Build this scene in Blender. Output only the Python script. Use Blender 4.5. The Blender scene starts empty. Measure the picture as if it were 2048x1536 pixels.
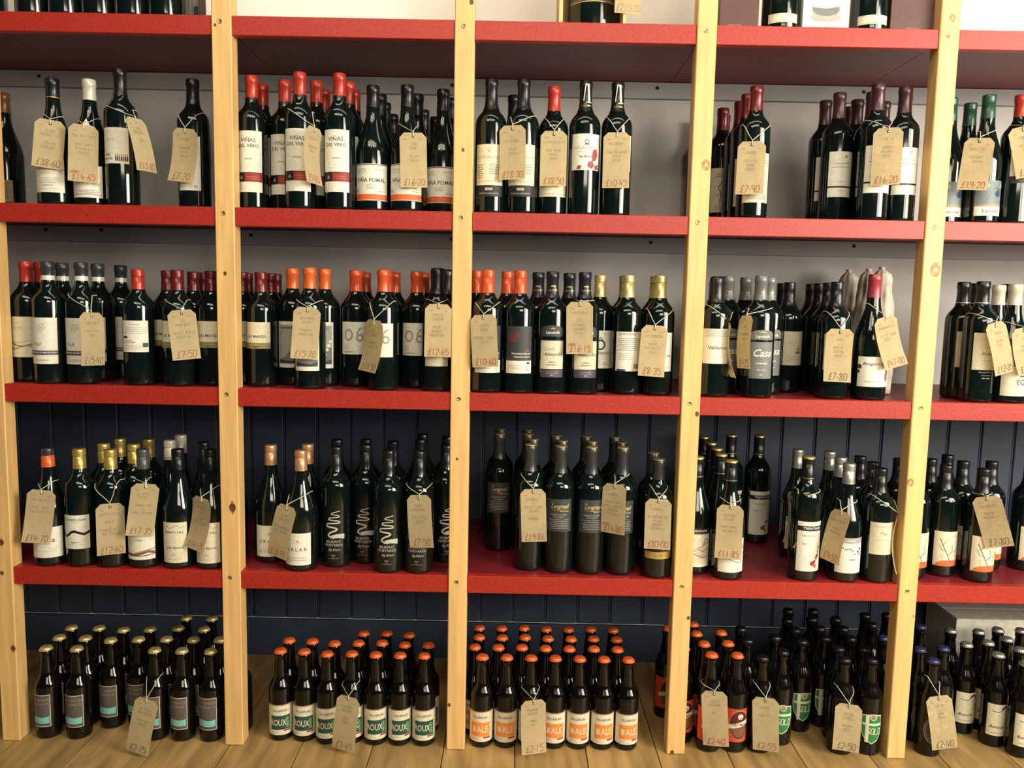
import bpy, bmesh, math, random
from mathutils import Vector, Matrix
import numpy as np
random.seed(7)
SC = bpy.context.scene
COL = SC.collection
# ------------------------------------------------------------------ camera
F = 1594.38; CAM = (-1.2865, -1.8799, 1.1212)
_a, _b, _c = .0008, -.1063, -.0199
def _rot(a, b, c):
    ca, sa, cb, sb, cc, sc = math.cos(a), math.sin(a), math.cos(b), math.sin(b), math.cos(c), math.sin(c)
    return np.array([[ca,-sa,0],[sa,ca,0],[0,0,1]]) @ np.array([[1,0,0],[0,cb,-sb],[0,sb,cb]]) @ np.array([[cc,0,sc],[0,1,0],[-sc,0,cc]])
RM = _rot(_a, _b, _c)
cam = bpy.data.cameras.new('camera'); cam_o = bpy.data.objects.new('camera', cam); COL.objects.link(cam_o)
cam.sensor_width = 36; cam.lens = F * 36 / 2048; cam.clip_start = .05
r3 = Matrix(RM.tolist()); X, Y, Z = r3.col[0].copy(), r3.col[1].copy(), r3.col[2].copy()
m = Matrix((X, Z, -Y)).transposed().to_4x4(); m.translation = Vector(CAM); cam_o.matrix_world = m
SC.camera = cam_o
def ray(px, py):
    return RM @ np.array([(px - 1024) / F, 1, -(py - 768) / F])
def at_y(px, py, y):                      # the point of the picture ray that lies at depth y behind the shelf fronts
    d = ray(px, py); t = (y - CAM[1]) / d[1]; p = np.array(CAM) + t * d
    return Vector(p.tolist())
def at_z(px, py, z):
    d = ray(px, py); t = (z - CAM[2]) / d[2]; p = np.array(CAM) + t * d
    return Vector(p.tolist())
# ------------------------------------------------------------------ world, lights, exposure
W = bpy.data.worlds.new('world'); SC.world = W; W.use_nodes = True
W.node_tree.nodes['Background'].inputs[0].default_value = (.4, .62, 1, 1)
W.node_tree.nodes['Background'].inputs[1].default_value = .035
def area(name, loc, target, sx, sy, power, col):
    l = bpy.data.lights.new(name, 'AREA'); l.shape = 'RECTANGLE'; l.size = sx; l.size_y = sy; l.energy = power; l.color = col
    o = bpy.data.objects.new(name, l); COL.objects.link(o); o.location = loc
    o.rotation_euler = (Vector(target) - Vector(loc)).to_track_quat('-Z', 'Y').to_euler(); return o
for i, xw in enumerate((.55, 1.2, 1.85, 2.5)):
    area('shop_window_light', (xw, -2.15, 1.75), (xw - 1.1, 0, 1.5), .5, 1.5, (32, 50, 56, 52)[i], (1, .92, .76))
area('overhead_fill_light', (-1.45, -2.0, 3.0), (-1.35, 0, .9), 2.6, .6, 30, (1, .88, .64))  # added fill from high up: brightens posts and shelf edges, keeps the backs dark
area('front_fill_light', (-.5, -3.4, 1.95), (-.7, 0, 1.5), 1.6, .7, 40, (1, .90, .70))  # low fill added behind the camera to lift the upper back wall
area('top_wall_fill_light', (-1.2, -.35, 2.75), (-1.1, .5, 1.9), 2.4, .2, 9, (1, .93, .80))  # extra light added only to whiten the wall above the top shelf
for i, (x, y) in enumerate(((-2.2, -1.9), (-1.75, -2.3), (-1.1, -2.1))):
    l = bpy.data.lights.new('ceiling_spot', 'SPOT'); l.energy = 7; l.spot_size = 1.5; l.shadow_soft_size = .03; l.color = (1, .88, .66)
    o = bpy.data.objects.new('ceiling_spot', l); COL.objects.link(o); o.location = (x, y, 2.7)
    o.rotation_euler = (Vector((x, .1, 1.2)) - Vector((x, y, 2.7))).to_track_quat('-Z', 'Y').to_euler()
SC.view_settings.view_transform = 'Standard'; SC.view_settings.look = 'None'
SC.view_settings.exposure = 0.0; SC.view_settings.gamma = 1; SC.view_settings.use_curve_mapping = False
# ------------------------------------------------------------------ materials
MATS = {}
def lin(c):
    return tuple((v / 255 / 12.92 if v <= 10 else ((v / 255 + .055) / 1.055) ** 2.4) for v in c)
def mat(name, rgb, rough=.55, metal=0, noise=.06, scale=60, coat=0, spec=.5, stretch=None, contrast=None, bump=0, rnd=0):
    if name in MATS: return MATS[name]
    m = bpy.data.materials.new(name); m.use_nodes = True; nt = m.node_tree; N = nt.nodes; L = nt.links
    b = N['Principled BSDF']; b.inputs['Roughness'].default_value = rough; b.inputs['Metallic'].default_value = metal
    b.inputs['Specular IOR Level'].default_value = spec; b.inputs['Coat Weight'].default_value = coat; b.inputs['Coat Roughness'].default_value = .12
    tc = N.new('ShaderNodeTexCoord'); mp = N.new('ShaderNodeMapping'); nz = N.new('ShaderNodeTexNoise')
    L.new(tc.outputs['Object'], mp.inputs[0]); L.new(mp.outputs[0], nz.inputs['Vector'])
    nz.inputs['Scale'].default_value = scale; nz.inputs['Detail'].default_value = 3
    if stretch: mp.inputs['Scale'].default_value = stretch
    rp = N.new('ShaderNodeValToRGB'); L.new(nz.outputs['Fac'], rp.inputs[0])
    c = contrast or (1 - noise * 2.2, 1 + noise * 1.6)
    rp.color_ramp.elements[0].position = .3; rp.color_ramp.elements[1].position = .7
    rp.color_ramp.elements[0].color = (*[min(1, v * c[0]) for v in rgb], 1); rp.color_ramp.elements[1].color = (*[min(1, v * c[1]) for v in rgb], 1)
    out = rp.outputs[0]
    if rnd:
        oi = N.new('ShaderNodeObjectInfo'); mr = N.new('ShaderNodeMapRange'); mr.inputs['To Min'].default_value = 1 - rnd; mr.inputs['To Max'].default_value = 1 + rnd
        L.new(oi.outputs['Random'], mr.inputs['Value']); mx = N.new('ShaderNodeVectorMath'); mx.operation = 'SCALE'
        L.new(out, mx.inputs[0]); L.new(mr.outputs[0], mx.inputs['Scale']); out = mx.outputs[0]
        cx = N.new('ShaderNodeCombineXYZ'); ml = N.new('ShaderNodeMath'); ml.operation = 'MULTIPLY'; ml.inputs[1].default_value = 37
        L.new(oi.outputs['Random'], ml.inputs[0]); L.new(ml.outputs[0], cx.inputs[0]); L.new(ml.outputs[0], cx.inputs[1]); L.new(ml.outputs[0], cx.inputs[2])
        L.new(cx.outputs[0], mp.inputs['Location'])
    L.new(out, b.inputs['Base Color'])
    if bump:
        bp = N.new('ShaderNodeBump'); bp.inputs['Strength'].default_value = bump; bp.inputs['Distance'].default_value = .002
        L.new(nz.outputs['Fac'], bp.inputs['Height']); L.new(bp.outputs[0], b.inputs['Normal'])
    MATS[name] = m; return m
mat('glass', (.0035, .0075, .0065), .07, 0, .1, spec=.55, coat=.25)
mat('glass_beer', (.004, .0035, .003), .08, 0, .1, spec=.45, coat=0)
mat('glass_green', (.006, .022, .017), .07, 0, .1, spec=.55, coat=.25)
mat('pine', (.77, .485, .19), .5, 0, .07, 10, stretch=(7, 7, .5), contrast=(.84, 1.1), rnd=.04)
mat('knot_wood', (.13, .05, .02), .5, 0, .2, 120)
mat('knot_light', (.42, .22, .08), .5, 0, .25, 90)
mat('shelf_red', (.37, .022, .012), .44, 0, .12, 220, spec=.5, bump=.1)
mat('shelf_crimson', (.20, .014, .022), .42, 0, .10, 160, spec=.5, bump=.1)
mat('wall_grey', (.47, .45, .44), .8, 0, .08, 5)
mat('wall_white', (.93, .91, .82), .8, 0, .02, 5)
mat('panel_blue', (.034, .050, .080), .55, 0, .08, 8, rnd=.04)
mat('batten_grey', (.33, .315, .32), .7, 0, .08, 8, stretch=(.3, 1, 1))
mat('floor_oak', (.43, .27, .10), .45, 0, .12, 7, stretch=(5, .7, 5), contrast=(.62, 1.2), rnd=.12, bump=.1)
mat('hole', (.01, .008, .008), .8); mat('screw', (.42, .34, .18), .35, .8)
mat('card', (.74, .62, .38), .75, 0, .03, 40); mat('string', (.66, .62, .48), .8)
mat('ink_pencil', (.33, .26, .17), .8); mat('ink_red', (.33, .07, .03), .8); mat('ink_dark', (.16, .07, .035), .8)
mat('case_wood', (.72, .50, .22), .6, 0, .1, 20, stretch=(6, 6, .6)); mat('brown_carton', (.085, .028, .024), .5); mat('white_carton', (.72, .70, .62), .6)
PAL = dict(capgrey=(.075, .072, .078), white=(.76, .74, .64), cream=(.70, .65, .48), ivory=(.62, .57, .42), grey=(.16, .17, .17), dgrey=(.035, .04, .045), lgrey=(.36, .35, .31), black=(.008, .009, .012),
    ink=(.05, .045, .04), faint=(.34, .31, .25), red=(.32, .02, .015), orange=(.72, .13, .03), redcap=(.42, .035, .022), darkred=(.13, .010, .012), burgundy=(.10, .012, .014),
    gold=(.55, .40, .12), palegold=(.58, .47, .20), copper=(.60, .33, .17), silver=(.50, .50, .46), navy=(.012, .014, .028), purple=(.06, .022, .028), mauve=(.065, .05, .085),
    green=(.02, .20, .06), dgreen=(.018, .07, .045), lime=(.22, .50, .16), teal=(.20, .52, .48), blue=(.03, .035, .12), brown=(.20, .08, .035), tan=(.35, .24, .13), pink=(.36, .045, .06),
    ferry=(.62, .06, .022), aleor=(.82, .26, .05), beachgrey=(.10, .085, .08), olive=(.22, .22, .06), waxw=(.62, .58, .46), art=(.16, .21, .22), petal=(.30, .04, .05), capor=(.62, .085, .025))
METALS = dict(gold=.6, palegold=.5, copper=.5, silver=.75)
def pm(c, kind='paper'):
    if kind == 'cap':
        return mat('cap_' + c, PAL[c], .33, METALS.get(c, .15), .04, 120, coat=.15)
    return mat('print_' + c, PAL[c], .55 if c != 'gold' else .35, .5 if c in ('gold', 'palegold') else 0, .04, 150)
# ------------------------------------------------------------------ objects
def link(o, parent=None):
    COL.objects.link(o); o.parent = parent; return o
def mesh_of(name, bm, mats, smooth=False):
    me = bpy.data.meshes.new(name); bmesh.ops.recalc_face_normals(bm, faces=bm.faces[:]) if smooth != 'keep' else None
    bm.to_mesh(me); bm.free()
    for x in (mats if isinstance(mats, list) else [mats]): me.materials.append(MATS[x] if isinstance(x, str) else x)
    if smooth is True:
        me.shade_smooth()
    return me
def obj(name, me, parent=None, loc=(0, 0, 0), rz=0):
    o = bpy.data.objects.new(name, me); o.location = loc; o.rotation_euler = (0, 0, rz); return link(o, parent)
def thing(name, label, cat, loc=(0, 0, 0), rz=0, group=None):
    o = obj(name, None, None, loc, rz); o.empty_display_size = .05; tag(o, label, cat, group); return o
def tag(o, label, cat, group=None):
    o['label'] = label; o['category'] = cat
    if group: o['group'] = group
def struct(o): o['kind'] = 'structure'; return o
def box(bm, x0, x1, y0, y1, z0, z1, bev=0, mi=0):
    g = bmesh.ops.create_cube(bm, size=1)
    for v in g['verts']:
        v.co = Vector(((x0 + x1) / 2 + v.co.x * (x1 - x0), (y0 + y1) / 2 + v.co.y * (y1 - y0), (z0 + z1) / 2 + v.co.z * (z1 - z0)))
    fs = {f for v in g['verts'] for f in v.link_faces}
    for f in fs: f.material_index = mi
    if bev:
        es = list({e for v in g['verts'] for e in v.link_edges})
        bmesh.ops.bevel(bm, geom=es, offset=bev, segments=1, affect='EDGES')
    return bm
def box_me(name, x0, x1, y0, y1, z0, z1, m, bev=0):
    return mesh_of(name, box(bmesh.new(), x0, x1, y0, y1, z0, z1, bev), m)
# ------------------------------------------------------------------ the setting
PX = [-3.0906, -2.5416, -1.9856, -1.4336, -.8847, -.3356, .2135]; PW = .045
SZ = [0, .4466, .8965, 1.32, 1.7472]; DEP = .515; UD = .440; LIP = .0425; BT = .016
X0, X1 = -3.2, .75
fl = struct(thing('floor', 'x', 'x')); del fl['label'], fl['category']
pl_me = {}
rnd = random.Random(3); x = X0 - .02; k = 0
while x < X1:
    w = .178
    ys = [-3.3, -3.3 + rnd.uniform(1.3, 2.1)]; ys.append(ys[-1] + rnd.uniform(.55, .95)); ys = [v for v in ys if v < .3] + [DEP]
    for y0, y1 in zip(ys, ys[1:]):
        me = box_me('plank', 0, w - .0022, 0, y1 - y0 - .002, -.02, 0, 'floor_oak', .0008)
        obj('plank', me, fl, (x, y0, 0))
    x += w; k += 1
sub = struct(obj('floor_slab', box_me('floor_slab', X0 - .1, X1 + .1, -3.35, DEP + .1, -.06, -.0195, 'hole')))
wb = box(bmesh.new(), X0, X1, DEP + .014, DEP + .10, 0, SZ[2] + .0006); box(wb, X0, X1, UD + .012, DEP + .10, SZ[2] + .0008, 3.0)
wl = struct(obj('wall_back', mesh_of('wall_back', wb, 'wall_white')))
pn = obj('grey_panel', box_me('grey_panel', X0, X1, UD + .0002, UD + .0118, SZ[2] + .0008, SZ[4] - .004, 'wall_grey'), wl)
bd = mesh_of('board', box(bmesh.new(), 0, .0935, 0, .012, .118, SZ[2] - .0405, .0022), 'panel_blue')
bead = mesh_of('bead', box(bmesh.new(), .0950, .0995, .003, .012, .118, SZ[2] - .0405, .0012), 'panel_blue')
x = X0 + .012
while x < X1 - .1:
    obj('board', bd, wl, (x, DEP + .002, 0)); obj('bead', bead, wl, (x, DEP + .002, 0)); x += .101
struct(obj('baseboard_back', box_me('baseboard_back', X0, X1, DEP - .010, DEP + .002, .0005, .1175, 'panel_blue', .0012)))
for i, z in enumerate((SZ[3], SZ[4])):
    t = struct(obj('trim_%d' % (i + 1), box_me('trim', X0, X1, UD - .016, UD, z - .061, z - BT - .001, 'batten_grey', .001)))
    hb = bmesh.new(); bmesh.ops.create_cone(hb, cap_ends=True, segments=10, radius1=.005, radius2=.005, depth=.002); bmesh.ops.rotate(hb, verts=hb.verts, matrix=Matrix.Rotation(math.pi / 2, 3, 'X'))
    hm = mesh_of('screw_hole', hb, 'hole'); 
    pts = ((92, 459), (203, 460), (502, 470), (904, 478), (1302, 485), (1708, 492)) if i == 0 else ((78, 152), (905, 170), (1315, 176), (1728, 184))
    for p in pts:
        q = at_y(p[0], p[1], UD - .0165); obj('screw_hole', hm, t, q)
# posts
def disc(r, d, seg=16, sx=1, sz=1):
    b = bmesh.new(); bmesh.ops.create_cone(b, cap_ends=True, segments=seg, radius1=r, radius2=r * .9, depth=d)
    bmesh.ops.rotate(b, verts=b.verts, matrix=Matrix.Rotation(math.pi / 2, 3, 'X'))
    for v in b.verts: v.co.x *= sx; v.co.z *= sz
    return b
ring = bmesh.new()
def lathe(bm, prof, seg=28, cap0=True, cap1=True, flute=None, mi=None):
    rings = []
    for (r, z) in prof:
        rr = []
        for i in range(seg):
            a = 2 * math.pi * i / seg; q = r * (1 + (flute(z, a) if flute else 0)); rr.append(bm.verts.new((q * math.cos(a), q * math.sin(a), z)))
        rings.append(rr)
    fs = []
    for a, b in zip(rings, rings[1:]):
        for i in range(seg):
            f = bm.faces.new((a[i], a[(i + 1) % seg], b[(i + 1) % seg], b[i])); fs.append(f); f.smooth = True
            if mi: f.material_index = mi((a[0].co.z + b[0].co.z) / 2)
    if cap0: f = bm.faces.new(rings[0][::-1]); f.material_index = mi(prof[0][1]) if mi else 0
    if cap1: f = bm.faces.new(rings[-1]); f.material_index = mi(prof[-1][1] + 1e-5) if mi else 0
    return bm
sb = lathe(bmesh.new(), [(.0052, -.0004), (.0052, .0004), (.0040, .0006), (.0034, -.0001), (.0014, -.0001)], 14, True, True)
bmesh.ops.rotate(sb, verts=sb.verts, matrix=Matrix.Rotation(math.pi / 2, 3, 'X')); screw_me = mesh_of('screw', sb, 'screw', True)
dot_me = mesh_of('screw_slot', disc(.0013, .0006, 8), 'hole')
KN = {1: [(450, 547, .004, 1), (465, 1015, .0085, 1), (430, 50, .003, 1)], 2: [(926, 300, .0035, 1), (914, 918, .003, 1), (943, 4, .005, 1), (897, 1410, .004, 1)], 3: [(1412, 330, .010, 0), (1378, 1236, .004, 1), (1394, 828, .005, 1), (1344, 1505, .005, 1)],
      4: [(1871, 540, .013, 0), (1821, 965, .008, 0), (1905, 36, .007, 0), (1830, 1233, .003, 0)], 0: [(30, 1297, .006, 1), (3, 1085, .006, 1)]}
PL = ['first post at the left edge', 'second post from the left', 'middle post', 'second post from the right', 'post nearest the right edge']
for i, x in enumerate(PX[1:-1]):
    t = thing('shelf_post', 'pale planed pine upright, ' + PL[i] + ', with screws and knots', 'post', (x, 0, 0), 0)
    obj('upright', box_me('upright', 0, PW, 0, .042, .0005, 2.3, 'pine', .002), t)
    for z in SZ[1:]:
        s = obj('screw', screw_me, t, (PW * .45, -.0004, z - .014)); obj('screw_slot', dot_me, s, (0, -.0001, 0))
    for (px, py, r, dk) in KN[i]:
        q = at_y(px, py, 0); b = disc(r, .0006, 18, 1, 1.35)
        xx = min(max(q.x - x, r * .75 + .0025), PW - r * .75 - .0025)
        o = obj('knot', mesh_of('knot', b, 'knot_wood' if dk else 'knot_light', False), t, (xx, 0, q.z))
        if dk and r > .005:
            dm = disc(r * 1.9, .0004, 4, .62, 1.25); obj('knot_grain', mesh_of('knot_grain', dm, 'knot_light'), t, (xx, 0, q.z))
        if not dk: obj('knot_heart', mesh_of('knot_heart', disc(r * .45, .0008, 12), 'pine'), o, (0, -.0002, 0))
# shelves
BN = ['beyond the first post', 'first bay', 'second bay', 'middle bay', 'fourth bay', 'bay at the right edge']
SN = ['', 'lowest', 'second lowest', 'second highest', 'highest']
for j in (1, 2, 3, 4):
    for i in range(6):
        if i == 0 and j > 2: pass
        xa, xb = PX[i] + PW + .0004, PX[i + 1] - .0004
        if i == 5: xb = X1 - .1
        if i == 0: xa = X0 + .02
        z = SZ[j]; t = thing('shelf', 'red painted shelf, %s one, %s' % (SN[j], BN[i]), 'shelf', (0, 0, z))
        bm = bmesh.new(); L, R_ = (xa - PW / 2, xb + PW / 2) if i not in (0, 5) else ((xa, xb + PW / 2) if i == 0 else (xa - PW / 2, xb))
        yb = UD - .0005 if j > 2 else DEP - .0005
        P = [(xa, .0255), (xb, .0255), (xb, .0428), (R_ - .0003, .0428), (R_ - .0003, yb), (L + .0003, yb), (L + .0003, .0428), (xa, .0428)]
        f = bm.faces.new([bm.verts.new((a, b, -BT)) for a, b in P]); g = bmesh.ops.extrude_face_region(bm, geom=[f])
        for v in g['geom']:
            if isinstance(v, bmesh.types.BMVert): v.co.z = 0
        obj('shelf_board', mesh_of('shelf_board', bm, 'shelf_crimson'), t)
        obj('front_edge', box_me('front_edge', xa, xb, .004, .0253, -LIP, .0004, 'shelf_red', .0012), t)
# ------------------------------------------------------------------ bottle profiles
def profile(kind, R, H, s):
    if kind == 'bdx':
        z0 = H * .665; return [(R * .6, .0005), (R - .003, .0005), (R - .0008, .003), (R, .008), (R, z0), (R * .985, z0 + .006), (R * .93, z0 + .013), (R * .82, z0 + .020), (R * .66, z0 + .027), (R * .52, z0 + .034), (.0158, z0 + .043), (.0143, z0 + .055), (.0136, H - .02), (.0136, H - .002)]
    if kind == 'burg':
        z0 = H * .47; p = [(R * .6, .0005), (R - .003, .0005), (R - .0008, .003), (R, .008), (R, z0)]
        for k in range(1, 9):
            t = k / 8; p.append((R + (.0158 - R) * (t * t * (3 - 2 * t)) ** .9, z0 + (H * .80 - z0) * t))
        return p + [(.0145, H * .86), (.0138, H - .02), (.0138, H - .002)]
    if kind == 'beer':
        z0 = H * .55; return [(R * .6, .0005), (R - .003, .0005), (R - .0008, .003), (R, .008), (R, z0), (R * .97, z0 + .008), (R * .86, z0 + .017), (R * .66, z0 + .027), (R * .56, z0 + .036), (.0155, z0 + .05), (.0135, H - .028), (.0125, H - .02), (.0142, H - .017), (.0142, H - .011), (.0125, H - .009), (.0125, H - .004)]
    if kind == 'beer5':
        z0 = H * .56; return [(R * .6, .0005), (R - .003, .0005), (R - .0008, .003), (R, .008), (R, z0), (R * .98, z0 + .010), (R * .86, z0 + .024), (R * .64, z0 + .036), (.0160, z0 + .050), (.0145, z0 + .07), (.0130, H - .026), (.0148, H - .022), (.0148, H - .011), (.0128, H - .008), (.0128, H - .004)]
def rad(prof, z):
    for (r0, z0), (r1, z1) in zip(prof, prof[1:]):
        if z0 <= z <= z1 and z1 > z0: return r0 + (r1 - r0) * (z - z0) / (z1 - z0)
    return prof[-1][0]
# ------------------------------------------------------------------ stroke lettering, in a 4 x 6 grid
SF = dict(A='00 26 40|12 32', B='00 06 36 45 34 04|34 42 41 30 00', C='45 36 16 05 01 10 30 41', D='00 06 26 44 42 20 00', E='46 06 00 40|03 33', F='46 06 00|03 33', G='45 36 16 05 01 10 30 41 43 23', H='00 06|40 46|03 43', I='20 26', J='36 31 20 10 01', K='00 06|46 03 40', L='06 00 40', M='00 06 23 46 40', N='00 06 40 46', O='10 01 05 16 36 45 41 30 10', P='00 06 36 45 44 33 03', Q='10 01 05 16 36 45 41 30 10|22 40', R='00 06 36 45 44 33 03|23 40', S='45 36 16 05 04 42 41 30 10 01', T='06 46|26 20', U='06 01 10 30 41 46', V='06 20 46', W='06 10 24 30 46', X='00 46|06 40', Y='06 23 46|23 20', Z='06 46 00 40')
SF.update({'0': '10 01 05 16 36 45 41 30 10', '1': '20 26', '2': '05 16 36 45 44 00 40', '3': '05 26 45 44 23 42 41 20 01', '4': '16 02 42|34 30', '5': '46 06 04 34 43 41 30 00', '6': '36 14 01 10 30 41 42 33 12', '7': '06 46 10', '8': '23 05 16 36 45 23 41 30 10 01 23', '9': '43 23 04 05 16 36 45 40', '£': '45 36 25 21 00 40|03 33', '.': '22 23', '-': '13 33', "'": '25 26', '&': '40 05 26 01 20 42', '/': '00 46', ',': '10 21'})
def strokes(text, u, v, size, jit=0, slant=.08, sp=1.4):
    s = size / 6; nx = .66; out = []; x = 0; rr = random.Random(text + str(size))
    wd = sum((2.2 if c in ".-'," else 4) * s * sp * nx for c in text) ; x = u - wd / 2
    for c in text:
        if c in SF:
            for poly in SF[c].split('|'):
                out.append([(x + (int(a[0]) - (1.4 if c == '.' else 0)) * s * nx + int(a[1]) * s * slant + rr.uniform(-1, 1) * jit, v + int(a[1]) * s + rr.uniform(-1, 1) * jit) for a in poly.split()])
        x += (2.2 if c in ".-'," else 4) * s * sp * nx
    return out
_tc = {}
def text_polys(s, size, shear=0):
    k = (s, size, shear)
    if k not in _tc:
        cu = bpy.data.curves.new('t', 'FONT'); cu.body = s; cu.size = size; cu.align_x = 'CENTER'; cu.align_y = 'CENTER'; cu.shear = shear; cu.resolution_u = 2; cu.offset = size * .012
        o = bpy.data.objects.new('t', cu); COL.objects.link(o); bpy.context.view_layer.update()
        me = o.to_mesh(); _tc[k] = ([tuple(v.co) for v in me.vertices], [list(p.vertices) for p in me.polygons]); o.to_mesh_clear(); bpy.data.objects.remove(o)
    return _tc[k]
def ribbon(bm, pts, w, mi):
    for (a, b) in zip(pts, pts[1:]):
        dx, dy = b[0] - a[0], b[1] - a[1]; l = math.hypot(dx, dy)
        if l < 1e-6: continue
        nx, ny = -dy / l * w / 2, dx / l * w / 2; ex, ey = dx / l * w * .3, dy / l * w * .3
        f = bm.faces.new([bm.verts.new((q[0], q[1], 0)) for q in ((a[0] + nx - ex, a[1] + ny - ey), (a[0] - nx - ex, a[1] - ny - ey), (b[0] - nx + ex, b[1] - ny + ey), (b[0] + nx + ex, b[1] + ny + ey))]); f.material_index = mi
def flat(els, mats, z0=0, dz=.10, curved=False):                     # print elements (millimetres) to a flat bmesh; z holds the layer
    bm = bmesh.new()
    for n, e in enumerate(els):
        n0 = len(bm.verts); k = e[0]
        col = e[5] if k == 't' else e[-1]
        nm = col if col in MATS else pm(col).name
        if nm not in mats: mats.append(nm)
        mi = mats.index(nm)
        tmp = bmesh.new()
        def face(pts):
            f = tmp.faces.new([tmp.verts.new((p[0], p[1], 0)) for p in pts]); f.material_index = mi
        if k == 'r': face([(e[1], e[2]), (e[3], e[2]), (e[3], e[4]), (e[1], e[4])])
        elif k == 'p': face(e[1])
        elif k == 'c':
            sx = e[4] if len(e) > 5 else 1
            face([(e[1] + e[3] * sx * math.cos(a * math.pi / 10), e[2] + e[3] * math.sin(a * math.pi / 10)) for a in range(20)])
        elif k == 'o':                                  # ring
            R0, w, sx = e[3], e[4], e[5]
            ribbon(tmp, [(e[1] + R0 * sx * math.cos(a * math.pi / 12), e[2] + R0 * math.sin(a * math.pi / 12)) for a in range(25)], w, mi)
        elif k == 's': ribbon(tmp, e[1], e[2], mi)
        elif k == 'h':
            for st in strokes(e[1], e[2], e[3], e[4], e[5] * .12): ribbon(tmp, st, e[5], mi)
        elif k == 'g':                                  # rows of illegibly small print
            _, u0, v0, u1, nl, pitch, _c2 = e; rr = random.Random(int(v0 * 7 + u0 * 3 + nl))
            for i in range(nl):
                u = u0 + rr.uniform(0, .15) * (u1 - u0)
                while u < u1 - 1.5:
                    w = rr.uniform(1.5, 5); 
                    if u + w > u1: break
                    y = v0 - i * pitch; face([(u, y), (u + w, y), (u + w, y + pitch * .28), (u, y + pitch * .28)]); u += w + 1
        elif k == 't':
            sx = e[6] if len(e) > 6 else 1; sh = e[7] if len(e) > 7 else 0
            vs, ps = text_polys(e[1], e[4], sh); V = [tmp.verts.new((e[2] + v[0] * sx, e[3] + v[1], 0)) for v in vs]
            if len(e) > 8 and e[8]:
                for v in V: v.co = Vector((e[2] - (v.co.y - e[3]), e[3] + (v.co.x - e[2]), 0))
            for p in ps:
                try: f = tmp.faces.new([V[i] for i in p]); f.material_index = mi
                except ValueError: pass
        xs = [v.co.x for v in tmp.verts]
        if xs and curved:
            st = 4.0; x = math.ceil(min(xs) / st) * st
            while x < max(xs):
                bmesh.ops.bisect_plane(tmp, geom=tmp.verts[:] + tmp.edges[:] + tmp.faces[:], plane_co=(x, 0, 0), plane_no=(1, 0, 0)); x += st
        for v in tmp.verts: v.co.z = z0 + dz * (n + 1)
        me = bpy.data.meshes.new('x'); tmp.to_mesh(me); tmp.free(); bm.from_mesh(me); bpy.data.meshes.remove(me)
    return bm
def label_mesh(name, els, prof, base=None):
    mats = []; all_e = ([base] if base else []) + els
    bm = flat(all_e, mats, .15, .05, True)
    if base is not None:
        ys = sorted({v.co.y for v in bm.verts})
        if max(rad(prof, y / 1000) for y in ys) - min(rad(prof, y / 1000) for y in ys) > .0005:
            y = ys[0] + 4
            while y < ys[-1]: bmesh.ops.bisect_plane(bm, geom=bm.verts[:] + bm.edges[:] + bm.faces[:], plane_co=(0, y, 0), plane_no=(0, 1, 0)); y += 4
    Rm = max(p[0] for p in prof)
    for v in bm.verts:
        u, y, l = v.co; r = rad(prof, y / 1000); a = (u / 1000) / Rm; q = r + l / 1000
        v.co = Vector((q * math.sin(a), -q * math.cos(a), y / 1000))
    me = bpy.data.meshes.new(name); bm.to_mesh(me); bm.free()
    for x in mats: me.materials.append(MATS[x])
    return me
# ------------------------------------------------------------------ bottle designs
NPIC = ('o', 0, 0, 5, 1, 1, 'ink')
def wavy(u0, u1, v, amp, n, ph=0): return [(u0 + (u1 - u0) * i / n, v + amp * math.sin(i * 6.28 * 1.1 / n + ph)) for i in range(n + 1)]
frame = lambda u, a, b, w, c: [('r', -u, a, u, a + w, c), ('r', -u, b - w, u, b, c), ('r', -u, a, -u + w, b, c), ('r', u - w, a, u, b, c)]
D = {}
def design(key, kind, R, H, cap, look, base=None, els=(), neck=None, glass='glass', rz=0, capw=None, name='wine_bottle', capels=None):
    D[key] = dict(kind=kind, R=R, H=H, cap=cap, look=look, base=base, els=list(els), neck=neck, glass=glass, rz=rz, name=name, capels=capels)
# cap: (style, length mm, [(z from top mm, colour) ... first colour is the top])
lb = lambda w, a, b, c: ('r', -w, a, w, b, c)
design('brown_burg', 'burg', .041, .296, ('foil', 50, ['brown']), 'dark sloping bottle with dull beige label', lb(36, 20, 75, 'tan'), [('g', -28, 66, 28, 7, 6, 'ink')])
design('gevrey', 'burg', .041, .296, ('foil', 46, ['black', (44, 'gold')]), 'sloping bottle with black capsule and cream label', lb(38, 28, 108, 'white'), [('t', 'GEVREY-CHAMBERTIN', 0, 82, 7.5, 'ink'), ('g', -18, 74, 18, 2, 3.4, 'faint'), ('g', -24, 60, 24, 3, 5, 'faint'), ('t', 'DOMAINE', 0, 44, 6, 'faint'), ('g', -30, 36, 30, 1, 3, 'faint')])
design('moulin', 'burg', .041, .296, ('foil', 49, ['waxw']), 'sloping bottle with white capsule and arched neck label', lb(38, 18, 92, 'white'), [('t', 'MOULIN-A-VENT', 0, 48, 9, 'faint'), ('g', -25, 80, 25, 3, 5, 'faint'), ('g', -30, 34, 30, 3, 4, 'ink'), ('r', -36, 24, 36, 25, 'tan')], neck=(('p', [(-30, 168), (30, 168), (30, 182), (14, 186), (0, 203), (-14, 186), (-30, 182)], 'white'), [('s', [(-10, 184), (0, 196), (10, 184)], 1, 'tan')]))
ic = []
for i in range(7):
    c = 'red' if i in (2, 4) else 'black'; u = 2 + i * 4.1; ic += [('r', u, 102, u + 2.9, 112, c), ('r', u + .8, 112, u + 2, 118, c)]
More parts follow.
